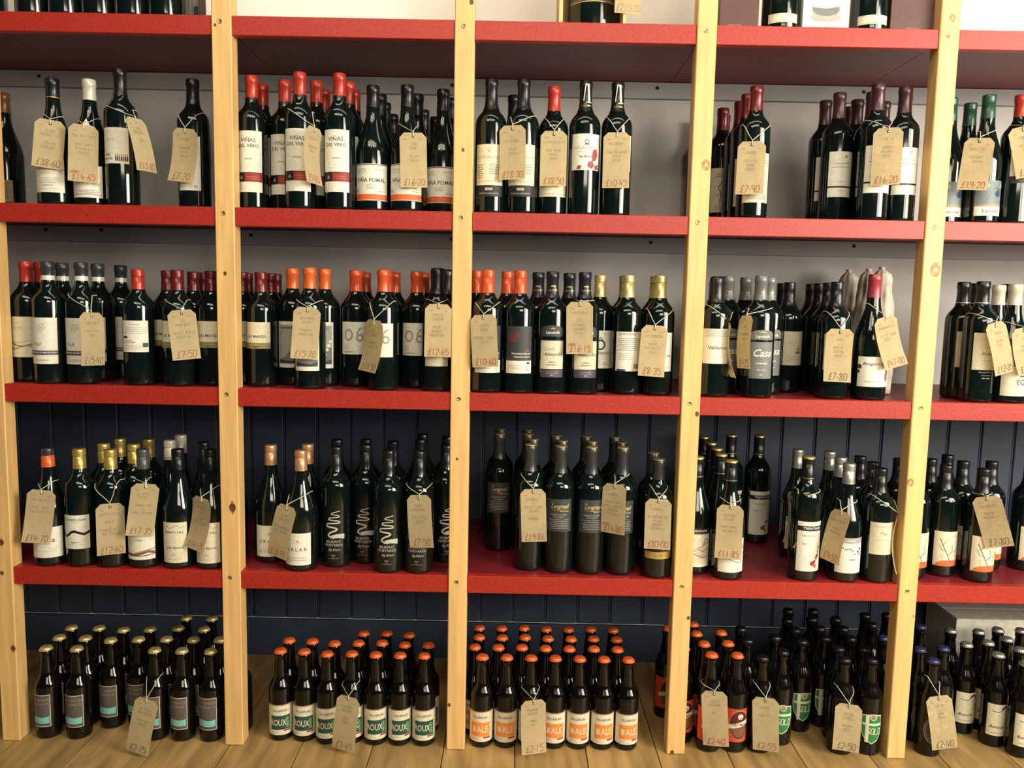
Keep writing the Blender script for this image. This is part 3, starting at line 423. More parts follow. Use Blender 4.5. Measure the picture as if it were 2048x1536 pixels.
# ------------------------------------------------------------------ bottle meshes
def cap_mesh(key, d, prof):
    st, ln, cols = d['cap']; H = d['H']; bm = bmesh.new(); mats = []; bands = [(0, cols[0])] + [c for c in cols[1:]]
    for _, c in bands:
        n = pm(c, 'cap').name
        if n not in mats: mats.append(n)
    def mi(z):
        c = cols[0]
        for off, cc in bands:
            if (H - z) * 1000 >= off: c = cc
        return mats.index(pm(c, 'cap').name)
    if st == 'crown':
        P = [(.0158, H - .0085), (.0160, H - .0080), (.0140, H - .0040), (.0136, H - .0022), (.0120, H - .0006), (.006, H)]
        fl = lambda z, a: (.055 * math.cos(21 * a) if z < H - .0075 else .02 * math.cos(21 * a) if z < H - .0035 else 0)
        lathe(bm, P, 84, True, True, fl, mi)
    else:
        z0 = H - ln / 1000; e = .0007; zs = [z0]
        for off, _ in bands[1:]: zs += [H - off / 1000 - .0001, H - off / 1000 + .0001]
        zs += [p[1] for p in prof if z0 < p[1] < H - .021]
        P = [(rad(prof, z) + e, z) for z in sorted(zs)]
        if st == 'screw':
            r = .0150; P = [(max(a, .0146), b) for a, b in P if b < H - .021]; P += [(.0147, H - .0195), (.0140, H - .019), (.0140, H - .0175), (r, H - .017)]
            z = H - .016
            while z < H - .004: P += [(r + .0003, z), (r - .0001, z + .0012)]; z += .0024
            P += [(r, H - .0022), (r - .0008, H - .0004), (r - .004, H)]
        elif st == 'wax':
            P = [(a + .0012 + .0006 * math.sin(b * 900), b) for a, b in P if b < H - .021] + [(.0165, H - .018), (.0172, H - .012), (.0165, H - .006), (.0158, H - .002), (.012, H)]
        else:
            P = [p for p in P if p[1] < H - .0185] + [(.0146, H - .018), (.0157, H - .0165), (.0157, H - .006), (.0152, H - .0052), (.0152, H - .002), (.0142, H - .0004), (.010, H)]
        fl = (lambda z, a: .05 * math.sin(3 * a + z * 300) * math.sin(a * 7)) if st == 'wax' else None
        lathe(bm, P, 28, False, True, fl, mi)
    return mesh_of('cap', bm, mats, True)
def make_bottle(key):
    d = D[key]; prof = profile(d['kind'], d['R'], d['H'], 0); d['prof'] = prof
    root = obj(d['name'], None)
    obj('glass_body', mesh_of('glass_body', lathe(bmesh.new(), prof, 32), d['glass'], True), root)
    cn = {'foil': 'capsule', 'screw': 'screw_cap', 'crown': 'crown_cap', 'wax': 'wax_seal'}[d['cap'][0]]
    c = obj(cn, cap_mesh(key, d, prof), root)
    if d['base'] or d['els']:
        if key == 'lapo': extra = None
        l = obj('label' if d['base'] else 'printed_design', label_mesh('label', d['els'], prof, d['base']), root)
    if d['neck']: obj('neck_label', label_mesh('neck_label', d['neck'][1], prof, d['neck'][0]), root)
    if d['capels']:
        p2 = [(max(r, .0150) + .0006, z) for r, z in prof]; Rm = max(p[0] for p in prof)
        els = d['capels']; mats = []; bm = flat(els, mats, .3, .05)
        for v in bm.verts:
            u, y, l = v.co; q = .0161 + l / 1000; a = u / 1000 / .0161; v.co = Vector((q * math.sin(a), -q * math.cos(a), y / 1000))
        me = bpy.data.meshes.new('cap_print'); bm.to_mesh(me); bm.free()
        for x in mats: me.materials.append(MATS[x])
        obj('cap_print', me, c)
    if key == 'ferry' or key == 'greenale': pass
    return root
def make_tissue():
    root = obj('wrapped_bottle', None); H = .318; P = [(.030, .0005), (.040, .002), (.0415, .10), (.040, .155), (.036, .185), (.031, .215), (.0275, .245), (.025, .27), (.0235, .293), (.020, .305), (.012, .313), (.006, .316)]
    fl = lambda z, a: (.035 * math.sin(5 * a + z * 12) + .03 * math.sin(11 * a - z * 25) + .03 * math.sin(3 * a + z * 70)) * (1 if z < .19 else 2.2)
    Q = []
    for (r0, z0), (r1, z1) in zip(P, P[1:]):
        for k in range(4): Q.append((r0 + (r1 - r0) * k / 4, z0 + (z1 - z0) * k / 4))
    Q.append(P[-1]); obj('tissue_wrap', mesh_of('tissue_wrap', lathe(bmesh.new(), Q, 40, True, True, fl), mat('tissue', (.62, .56, .48), .7, 0, .1, 40, bump=.4), True), root)
    bm = bmesh.new(); lathe(bm, [(.006, .312), (.008, .316), (.005, .319), (.008, .322), (.005, .324)], 14, True, True, lambda z, a: .35 * math.sin(4 * a + z * 600)); obj('twisted_top', mesh_of('twisted_top', bm, 'tissue', True), root)
    return root
def copy_tree(o, parent=None):
    c = o.copy(); COL.objects.link(c); c.parent = parent
    for ch in list(o.children): copy_tree(ch, c)
    return c
# ------------------------------------------------------------------ where the bottles stand
R_ = lambda d, L: [(d,) + t for t in L]
BOT = {
(1,0): [('brown_burg',6,187),('gevrey',108,158),('moulin',176,160),('arsnova',237,139),('plainwhite',385,160)],
(1,1): R_('vero', ((498,148),(518,164),(571,162),(603,148),(629,163),(648,178),(684,151),(699,167),(707,179))) + R_('pomal', ((749,174),(761,191),(773,205),(786,230),(817,178),(832,194),(839,209),(850,221),(861,232),(886,181),(901,197))),
(1,2): [('vical',976,160),('vical',1039,161),('vical',1028,192),('green38',1103,174),('vallo',1171,164),('vallo',1234,166)],
(1,3): R_('artred', ((1508,179),(1490,194),(1475,205),(1458,216),(1446,226),(1400,245))) + R_('purple', ((1660,201),(1682,188),(1705,210),(1721,198),(1743,187),(1767,174),(1783,199),(1801,188),(1826,175))),
(1,4): [('humil',1912,197),('humil',1943,206),('humil',1975,193),('formiga',2038,191)],
(2,0): [('tuscan',35,0,.045),('tuscan',55,0,.2),('tuscan',74,0,.125),('mand',96,0,.045),('mand',107,0,.125),('mand',159,0,.05),('mand',195,0,.13),('mand',241,0,.21),('backlab',284,0,.06),('lasm',353,0,.13),('lasm',361,0,.05),('lasm',388,0,.16),('lasm',404,0,.24),('lasm',421,0,.08),('lasm',431,0,.16)],
(2,1): [('lasm',485,0,.12),('lasm',494,0,.2),('lasm',510,0,.1),('lasm',532,0,.18),('lasm',552,0,.26),('sanm',581,0,.12),('sanm',619,0,.045),('sanm',654,0,.12),('o6',707,0,.12),('o6',719,0,.2),('o6',731,0,.28),('o6',767,0,.045),('o6',783,0,.13),('o6',791,0,.21),('o6',832,0,.12),('o6',847,0,.2),('wax',879,0,.055),('wax',899,0,.135)],
(2,2): [('cuesta',967,0,.045),('cuesta',957,0,.125),('cuesta',1026,0,.045),('cuesta',1020,0,.125),('lapo',1090,0,.045),('lapo',1074,0,.125),('lapo',1152,0,.045),('lapo',1132,0,.125),('poder',1198,0,.12),('poderb',1261,0,.07),('poder',1251,0,.15),('poder',1318,0,.06),('poder',1308,0,.14)],
(2,3): [('valde',1425,0,.05),('valde',1438,0,.2),('casa',1457,0,.13),('casa',1488,0,.2),('casa',1523.5,0,.045),('casa',1541,0,.13),('isla',1566,0,.27),('isla',1580,0,.18),('isla',1623,0,.3),('isla',1639,0,.22),('isla',1658,0,.14),('isla',1675,0,.055),('bourg',1751,0,.05),('tissue',1698,0,.36),('tissue',1738,0,.27),('tissue',1764,0,.18)],
(2,4): [('pinot',1930,0,.12),('pinot',1957,0,.2),('pinot',1968.5,0,.045),('eq',1997,0,.13),('pinot',2015,0,.22),('eq',2034,0,.045)],
(3,0): R_('orangeband', ((96,898),)) + R_('wave', ((170,899),(202,889),(233,900),(235,879),(260,890),(291,879))) + [('brush',295,899),('whitecap',324,886.6),('whitecap',352,876),('hill',359,898),('hill',385,887),('hill',424,899),('hill',441,888)],
(3,1): R_('copper', ((541,890),(596,904),(612,891))) + R_('murphy', ((675,893),(676,879),(729,889.5),(735,879),(777.6,902),(786,882),(836.6,904),(838,879),(846,868.5),(893,890),(895,873))),
(3,2): R_('lang', ((1003.6,857.7),(1000,867),(1054,859),(1056.5,868),(1067,878),(1064.5,888.5),(1112,871),(1124,881),(1122,891.4),(1173,872),(1184,883),(1182,893),(1230,874),(1242,884),(1246,894.5))) + R_('goldfoot', ((1307,905),(1321,918))),
(3,3): R_('trenb', ((1411,873),(1423,885),(1436,898.6),(1447,910),(1466,923),(1402,917.6))) + R_('trenf', ((1461,869),(1519.5,870.5),(1618,913))) + R_('silver', ((1604,899),(1663.5,904),(1685.5,914.5),(1709,928.6))) + R_('dull', ((1719.6,914.5),(1744,925.5),(1770.4,940.6),(1799,917))),
(3,4): R_('treelab', ((1867,918),(1860,942),(1896,910),(1893.5,930),(1925,922),(1982.7,923),(1969,937.6),(2062,925))),
(4,0): R_('beach', ((67,1310.6),(133.5,1308.7),(115,1274),(141.6,1252.5),(169,1274.5),(198,1252.5),(221,1277),(246.6,1256),(277,1275),(300,1255),(308,1297.7),(333,1274.7),(356.4,1253),(372,1232.5),(362.5,1299),(387,1276),(407.7,1255),(423.6,1233.7),(421,1299),(440.7,1276.4),(478,1284))),
(4,1): R_('roux', ((564.6,1298),(611.4,1299.4),(656,1303),(703,1304),(749.5,1306),(796,1307),(847.3,1308),(582.7,1277.3),(627,1280),(670.7,1284),(715,1282),(764,1282),(807,1285.4),(853,1288.5),(728,1264),(772,1264),(817,1267))),
(4,2): R_('ale', ((965,1310.6),(1014.5,1310.6),(1061.6,1312),(1107,1313.8),(1154.4,1313.8),(1201,1315.5),(1247.7,1314),(959,1292),(1005,1292),(1050.4,1292),(1095.8,1294),(1140.7,1294.7),(1186,1294),(1234.7,1294.7),(963,1274),(1008,1274),(1052,1272),(1094.6,1276.4),(1139.5,1277),(1182,1275),(1225,1277),(962,1255.7),(1007,1255.7),(1050,1254),(1093,1258.6),(1137,1259),(1177,1256),(1220,1258.6))),
(4,3): R_('ferry', ((1425,1309),(1479,1309),(1406,1285.5),(1454,1283.6),(1393.6,1265),(1442,1262),(1386,1245),(1336,1253),(1378,1302))) + R_('greenale', ((1482,1254),(1495,1277.5),(1529,1321),(1566,1300),(1550.5,1271),(1604.5,1279),(1577,1218),(1575.5,1236.7),(1591,1256.5),(1627,1219),(1625.6,1236),(1642.7,1256.5),(1672,1235),(1687.6,1256.5),(1731,1227.5),(1744,1246),(1774.6,1227),(1660,1279),(1681,1301),(1711,1281.5),(1704.7,1327.6),(1737.6,1304),(1753.5,1323.7))) + [('blueale',1766.6,1272)],
(4,4): R_('blueale', ((1841,1249.6),(1839.6,1295),(1868.6,1319),(1887,1293),(1815,1322))) + R_('avocet', ((1902,1257.7),(1933.5,1285.5),(1959,1260),(1976.4,1282),(1996,1256.5),(2014.6,1275),(2017,1313.8),(2042.5,1257.7),(2041,1296),(2055,1333))),
}
TIS = dict(kind='', R=.043, H=.318, look='bottle wrapped in crumpled cream tissue paper', name='wrapped_bottle', rz=0)
D['tissue'] = TIS
ITEMS = []
for (row, bay), L in BOT.items():
    z = SZ[4 - row]
    for e in L:
        d = D[e[0]]
        if len(e) == 4:
            y = e[3]; q = None
            py = 560
            for _ in range(8):                                # the picture height at which this top stands
                q = at_y(e[1], py, y); py += (q.z - (z + d['H'])) * F / (y - CAM[1])
        else: q = at_z(e[1], e[2], z + d['H'])
        ITEMS.append(dict(k=e[0], row=row, bay=bay, px=e[1], x=q.x, y=q.y, z=z, R=d['R'] + .0007))
def clamp(i):
    i['y'] = min(max(i['y'], i['R'] + .007), (UD if i['row'] < 3 else DEP - .012) - i['R'] - .002)
    if i['y'] - i['R'] < .044:
        for p in PX:
            c = p + PW / 2; m_ = i['R'] + PW / 2 + .001; dx = i['x'] - c
            if abs(dx) < m_:
                if m_ - abs(dx) < .012: i['x'] = c + math.copysign(m_, dx)
                else: i['y'] = i['R'] + .0445
for i in ITEMS: i['x0'], i['y0'] = i['x'], i['y']; clamp(i)
for it in range(200):
    mv = 0
    for a in range(len(ITEMS)):
        A = ITEMS[a]
        for b in range(a + 1, len(ITEMS)):
            B = ITEMS[b]
            if A['row'] != B['row'] or abs(A['x'] - B['x']) > .09: continue
            dx, dy = B['x'] - A['x'], B['y'] - A['y']; dd = math.hypot(dx, dy); need = A['R'] + B['R'] + .0012
            if dd < need - 1e-5:
                s = (need - dd) / 2; ux, uy = (dx / dd, dy / dd) if dd > 1e-6 else (0, 1); uy *= 1.0
                A['x'] -= ux * s; A['y'] -= uy * s; B['x'] += ux * s; B['y'] += uy * s; mv = max(mv, s)
    for i in ITEMS: clamp(i)
    if mv < 2e-5: break
big = sorted(ITEMS, key=lambda i: -math.hypot(i['x'] - i['x0'], i['y'] - i['y0']))[:8]
print('moved', it, [(i['k'], i['px'], round(i['x'] - i['x0'], 3), round(i['y'] - i['y0'], 3)) for i in big])
# ------------------------------------------------------------------ labels that single each bottle out
ORD = ['', 'first', 'second', 'third', 'fourth', 'fifth', 'sixth', 'seventh', 'eighth', 'ninth', 'tenth', 'eleventh', 'twelfth']
groups = {}
for i in ITEMS: groups.setdefault(i['k'], []).append(i)
def clean_num(n): return ORD[n] if n < len(ORD) else 'last'
for k, L in groups.items():
    L.sort(key=lambda i: i['y']); rows = []; g = []
    for i in L:
        if g and i['y'] - g[0]['y'] > .040: rows.append(g); g = []
        g.append(i)
    rows.append(g)
    for r, g in enumerate(rows):
        g.sort(key=lambda i: i['x'])
        for n, i in enumerate(g):
            lk = D[k]['look']
            if len(L) == 1: t = lk
            elif len(rows) == 1: t = '%s, %s from left' % (lk, ORD[n + 1])
            else:
                w = 'front rank' if r == 0 else ('rear rank' if r == len(rows) - 1 else ORD[r + 1] + ' rank')
                t = '%s, %s' % (lk, w) if len(g) == 1 else '%s, %s, %s from left' % (lk, w, ORD[n + 1])
            if len(t.split()) > 16: t = t.replace(' and ', ' ').replace(' with ', ', ')
            i['label'] = t
GN = {0: 'bottles on the top shelf', 1: 'bottles on the highest full shelf', 2: 'bottles on the middle shelf', 3: 'bottles on the lowest shelf', 4: 'beer bottles standing on the floor'}
protos = {}
rr = random.Random(11)
for i in ITEMS:
    k = i['k']
    if k not in protos: o = protos[k] = make_tissue() if k == 'tissue' else make_bottle(k)
    else: o = copy_tree(protos[k])
    o.location = (i['x'], i['y'], i['z'] + .0008)
    o.rotation_euler = (0, 0, D[k].get('rz', 0) + rr.uniform(-.12, .12) + (rr.uniform(-.5, .5) if i['y'] > .16 and k in ('ale', 'roux', 'treelab', 'isla') else 0)); i['o'] = o
    tag(o, i['label'], 'bottle', '%s bottles' % D[k]['look'] if len(groups[k]) > 1 else GN[i['row']])
# ------------------------------------------------------------------ price tags: hole, foot, seen width, two string ends, price, words
TAGS = [
(1,108,(100.6,247),(94,336),61,(91,229),(133,235),'£38.60','GEVREY,CHAMBERTIN,,DOMAINE,BURGUNDY','',1),
(1,176,(167,257),(166,364),59,(155,242),(201,239),'£14.65','MOULIN A VENT,,MARC DUDET,BEAUJOLAIS,FRANCE','12.95',1),
(1,237,(271,243),(295,343),36,(217,214),(256,222),'£13.80','TINTO,ARS NOVA,,SPAIN','',-1),
(1,385,(370,264),(359,363),45,(369,231),(401,228),'£7.20','TINTO,,GARNACHA,RIOJA,SPAIN','',1),
(1,603,(629,262),(629,368),30,(590,219),(620,226),'£9.00','CRIANZA,,SOMONTANO,SPAIN','',-1),
(1,817,(826,272.5),(828,375),55,(799,249),(838,255),'£16.20','VINA,POMAL,,RIOJA,SPAIN','',0),
(1,1039,(1025,258),(1024,359),51,(1023,236),(1052,234),'£18.30','LA,VICALANDA,,RIOJA,SPAIN','',1),
(1,1103,(1108,269),(1105.6,372),53,(1089,238),(1118,240),'£38.50','LA RIOJA ALTA,,VINA ARANA,RIOJA,SPAIN','',0),
(1,1234,(1234,272),(1231,376),56,(1218,237),(1248,239),'£10.45','VALLOBERA,,PAGO MALARINA,RIOJA,SPAIN','',0),
(1,1508,(1504,290),(1498,388.6),60,(1489,252),(1521,252),'£7.90','LAUDUN,,COTES DU,RHONE,FRANCE','',0),
(1,1767,(1777,263),(1770,370),54,(1748,244),(1782,247),'£16.20','VINA IZ,,TORRES,PRIORAT,SPAIN','',0),
(1,1975,(1959.5,283),(1943,380),60,(1952,264),(1989,261),'£19.20','HUMILITAT,,PRIORAT,SPAIN','',0),
(1,2038,(2046,260),(2062,352),50,(2026,252),(2056,250),'£15.95','FORMIGA,,PRIORAT,SPAIN','',-1),
(2,159,(183,632),(186,731),42,(142,586),(176,591),'£15.40','DON MARCO,,PRIMITIVO,ITALY','',-1),
(2,361,(363,627),(374,719),57,(346,598),(378,600),'£7.50','LAS,MANDINGAS,,MALBEC MERLOT,ARGENTINA','',0),
(2,619,(614.5,622),(608,718),55,(605,599),(636,601),'£15.70','BEN MARCO,MALBEC,,MENDOZA,ARGENTINA','',0),
(2,767,(748,647),(733,743),35,(751,605),(782,602),'£13.50','OOG,MALBEC,,MENDOZA,ARGENTINA','',1),
(2,879,(877,615.5),(875,714),55,(866,598),(893,599),'£12.65','FAMILIA,CECCHIN,,MALBEC,MENDOZA,ARGENTINA','',0),
(2,967,(967,636.6),(971,734),52,(952,605),(982,604),'£10.60','CUESTA,NEGRA,,CABERNET FRANC,CHILE','',0),
(2,1152,(1159.4,611),(1159,708),53,(1138,599.5),(1164,600.7),'£16.15','LAPOSTOLLE,,CUVEE,ALEXANDRE,CABERNET,CHILE','20.95',0),
(2,1318,(1309.7,658),(1302,753),52,(1300,618),(1331,618),'£8.35','LA PODEROSA,,MALBEC,UCO VALLEY,CHILE','',0),
(2,1425,(1456,652),(1466,755),12,(1409,610),(1444,628),'','','',1),
(2,1523.5,(1492.6,638),(1488,737),26,(1506,617),(1543,615),'£9.25','CASA,,CARMENERE,CHILE','',1),
(2,1675,(1680.5,665),(1674,764),51,(1657,623),(1689,624),'£7.80','ISLA,,MERLOT,CENTRAL,CHILE','',0),
(2,1751,(1771.5,640.6),(1794,734),42,(1731,606.6),(1765,625),'£47.00','BOUGAINVILLE,,PETITE SIRAH,CHILE','',-1),
(2,1968.5,(1991,652),(2011,747),35,(1950,626.6),(1983,631),'£12.35','PRIMUS,,BLEND,CHILE','',-1),
(2,2034,(2047.5,662),(2062,747),40,(2013,644),(2042,649),'£14.50','EQ,,SYRAH,CHILE','',-1),
(3,96,(83,987),(71,1086.5),51,(78,966),(117,960),'£14.70','SPRINGFIELD,,PINOT NOIR,SOUTH AFRICA','',1),
(3,233,(220,1014),(223,1109),59,(213,966),(248,958),'£12.60','COOPERS CREEK,,MERLOT,,HAWKES BAY,NEW ZEALAND','',0),
(3,295,(291,974.5),(279,1072),55,(281,956),(311,955),'£17.35','LE MERLE,SYRAH,,HAWKES BAY,,NEW ZEALAND','',0),
(3,424,(403,1002),(386.6,1099),35,(406,977),(440,970),'£14.15','TRINITY,HILL,,SYRAH,NEW ZEALAND','',1),
(3,596,(573.6,1018),(553.6,1114),39,(574,989),(614,982),'£18.95','URLAR,PINOT NOIR,,MARTINBOROUGH,NEW ZEALAND','',1),
(3,836.6,(838,997),(844,1095),49,(822,967),(848.6,967),'£7.50','MURPHY,VINEYARDS,,BIG RIVERS,SHIRAZ','',0),
(3,1064.5,(1066,985),(1068.6,1083.6),52,(1047,948),(1076.5,947),'£19.86','LANGMEIL,,VALLEY FLOOR,SHIRAZ,,BAROSSA','',0),
(3,1246,(1229.5,975),(1225,1067),48,(1229,950),(1256,947),'£14.80','LANGMEIL,,HANGIN SNAKES,SHIRAZ VIOGNIER,BAROSSA,AUSTRALIA','17.75',1),
(3,1321,(1317,1005),(1314,1098.5),54,(1301,970),(1335.5,972),'£80.00','LANGMEIL,,THE FREEDOM 1843,SHIRAZ,BAROSSA,AUSTRALIA','',0),
(3,1466,(1461,1017.5),(1455,1118),57,(1443,995),(1480,998),'£11.85','TRENTHAM,ESTATE,,PINOT NOIR,AUSTRALIA','',0),
(3,1618,(1586,992),(1577,1090),24,(1600,976),(1630,978),'','','',1),
(3,1709,(1682,1028.5),(1658.6,1123),38,(1685,999),(1722,999),'£9.50','DEAKIN ESTATE,,SHIRAZ,AUSTRALIA','',1),
(3,1770.4,(1797,1036),(1797,1143),8,(1754,988),(1783,999),'','','',-1),
(3,1969,(1973,999.5),(1999.5,1094),53,(1954,986),(1981,986),'£7.80','DRY RIVER,,MERLOT,AUSTRALIA','',-1),
(4,308,(293.7,1404.6),(273.4,1506),44,(292,1353),(323.5,1348),'£2.75','NO BEACH,BREWING CO,,PALE ALE,LONDON','',1),
(4,703,(697,1399.7),(686,1500),47,(687,1366.6),(717.5,1361),'£3.45','FOURPURE,BREWERY,,ROUX,BREW','',1),
(4,1061.6,(1067,1407),(1068.7,1508),52,(1044,1373),(1075,1374),'£2.15','FOURPURE,BREWERY,,AMBER,ALE','',0),
(4,1425,(1428.4,1389),(1432,1492.4),54,(1407,1364.5),(1439,1364.5),'£2.40','EXETER,FERRYMAN,,ALE','',0),
(4,1529,(1530.7,1402),(1532,1501.6),53,(1511,1363),(1541,1366),'£2.55','EXETER,,GOLD ALE','',0),
(4,1704.7,(1697.6,1415),(1690.7,1502),52,(1681.5,1368),(1714,1374.6),'£2.50','EXETER,AVOCET,,ORGANIC,BEER','',0),
(4,1868.6,(1877.4,1398.4),(1889.4,1497.6),47,(1846.5,1350),(1881,1363),'£2.40','EXETER,,DARK,PORTER','',-1),
]
def tube(bm, pts, r, seg=6):
    prev = None
    for i, p in enumerate(pts):
        d = (pts[min(i + 1, len(pts) - 1)] - pts[max(i - 1, 0)]).normalized()
        a = d.cross(Vector((0, 0, 1)) if abs(d.z) < .9 else Vector((1, 0, 0))).normalized(); b = d.cross(a)
        ringv = [bm.verts.new(p + (a * math.cos(t * 6.2832 / seg) + b * math.sin(t * 6.2832 / seg)) * r) for t in range(seg)]
        if prev:
            for t in range(seg):
                f = bm.faces.new((prev[t], prev[(t + 1) % seg], ringv[(t + 1) % seg], ringv[t])); f.smooth = True
        prev = ringv
def cr(pts, n=6):
    o = []
    for i in range(len(pts) - 1):
        a, b, c, d = pts[max(i - 1, 0)], pts[i], pts[i + 1], pts[min(i + 2, len(pts) - 1)]
        for k in range(n):
            t = k / n; o.append(.5 * (2 * b + (c - a) * t + (2 * a - 5 * b + 4 * c - d) * t * t + (3 * b - a - 3 * c + d) * t ** 3))
    return o + [pts[-1]]
WT = .0625
def card_frame(P0, P1, appw, side, full=WT):
    dn = (P1 - P0).normalized(); th = math.acos(min(1, appw / full))
    al = math.atan2(CAM[0] - P0.x, P0.y - CAM[1]); na = al - side * th if side else min(al - th, al + th, key=abs)   # which way the card faces
    wd = Vector((math.cos(na), math.sin(na), 0)); return (wd - dn * wd.dot(dn)).normalized()
def card_hits(P0, P1, appw, side, near):
    wd = card_frame(P0, P1, appw, side); v = P1 - P0; dn = v.normalized(); worst = 0
    for t in (0, .01, .03, .06, .09, v.length):
        for s_ in (-.0315, -.024, -.016, -.008, 0, .008, .016, .024, .0315):
            p = P0 + dn * t + wd * s_
            for i in near:
                z = p.z - i['z']
                if z < 0 or z > D[i['k']]['H']: continue
                r = rad(D[i['k']]['prof'], z) if 'prof' in D[i['k']] else i['R']
                d_ = r + .0035 - math.hypot(p.x - i['x'], p.y - i['y']); worst = max(worst, d_)
            for q in PX:
                if p.y > -.002 and q - .002 < p.x < q + PW + .002: worst = max(worst, .003)
    return worst
def card_tag(P0, P1, appw, side, price, words, strike, label, group, loop, ink=None, full=WT):
    """P0 the hole, P1 the middle of the foot"""
    root = thing('price_tag', label, 'price tag', P0, 0, group)
    v = P1 - P0; L = v.length; dn = v.normalized()
    th = math.acos(min(1, appw / full)); side = side or 0
    al = math.atan2(CAM[0] - P0.x, P0.y - CAM[1]); na = al - side * th if side else min(al - th, al + th, key=abs)   # which way the card faces
    wd = Vector((math.cos(na), math.sin(na), 0)); wd = (wd - dn * wd.dot(dn)).normalized(); nn = dn.cross(wd).normalized()
    nn = -nn if nn.y > 0 else nn
    rb = random.Random(price + words); bend = (.010 + .010 * abs(math.sin(th)) + rb.uniform(-.003, .004)); cup = rb.uniform(-.0015, .0015)
    def place(s, t, lift=0):                             # s across, t down from the hole, metres
        q = max(0, t) / L; off = bend * (q * q - q) * 1.6 * (1 if rb_sign > 0 else -.5) + cup * (s / WT * 2) ** 2 * q
        return wd * s + dn * t + nn * (off + lift)
    rb_sign = rb.choice((1, 1, -1))
    w = full / 2; ts = [-.0085, -.0030, .0030, .0085] + [.0085 + (L - .0085) * k / 9 for k in range(1, 10)]; ss = [-w, -w * .5, -.0028, .0028, w * .5, w]
    bm = bmesh.new(); G = {}
    def wcl(t): return w if t >= .0029 else w * .66 + w * .34 * max(0, (t + .0085) / .0115)
    for a, t in enumerate(ts):
        for b, s in enumerate(ss):
            ww = wcl(t); s2 = math.copysign(ww * (abs(s) / w if abs(s) > .003 else 0), s) if abs(s) > .003 else s
            G[a, b] = bm.verts.new(place(s2, t))
    for a in range(len(ts) - 1):
        for b in range(5):
            if a == 1 and b == 2: continue
            bm.faces.new((G[a, b], G[a + 1, b], G[a + 1, b + 1], G[a, b + 1]))
    bmesh.ops.solidify(bm, geom=bm.faces[:], thickness=.0005)
    obj('card', mesh_of('card', bm, 'card'), root)
    if price or words:
        els = []; ls = [x for x in words.split(',')]; top = 20; room = L * 1000 - 22 - top; step = min(9.5, room / max(1, len(ls)))
        for n, wds in enumerate(ls):
            if wds: els.append(('h', wds, rb.uniform(-2, 2), -(top + n * step), min(6, 54 / (len(wds) * .62)) , .55, 'ink_pencil'))
            else: els.append(('s', [(-4, -(top + n * step - 2)), (4, -(top + n * step - 2))], .4, 'ink_pencil'))
        els.append(('h', '20' + rb.choice(('12', '11', '13')), -17, -9, 3.2, .35, 'ink_pencil')); els.append(('h', '13.5', 17, -9, 3.2, .35, 'ink_pencil'))
        if price:
            p = price.replace('.', '-.'[1]) ; els.append(('h', p, 2, -(L * 1000 - 5), 16 if len(p) < 6 else 14.5, 1.15, ink or ('ink_red' if rb.random() < .6 else 'ink_dark')))
        if strike: els += [('h', strike, -18, -(L * 1000 - 20), 5, .8, 'ink_red'), ('s', [(-29, -(L * 1000 - 21)), (-6, -(L * 1000 - 24))], .9, 'ink_red')]
        mats = []; bm = flat(els, mats, 0, .02)
        for vv in bm.verts:
            s, t, l = vv.co; s = max(-w * 1000 * .97, min(w * 1000 * .97, s)); vv.co = place(s / 1000, min(-t / 1000, L * .995), .0005 + l / 1000 * .3) if nn.y < 0 else place(s / 1000, -t / 1000, .0008)
        o = obj('handwriting', mesh_of('handwriting', bm, mats, 'keep'), root); o['kind'] = 'stuff'
    if loop:
        bm = bmesh.new()
        tube(bm, [p - P0 for p in cr(loop)], .00085); kn = bmesh.ops.create_icosphere(bm, subdivisions=1, radius=.0021); obj('string', mesh_of('string', bm, 'string', True), root)
    return root
used = set()
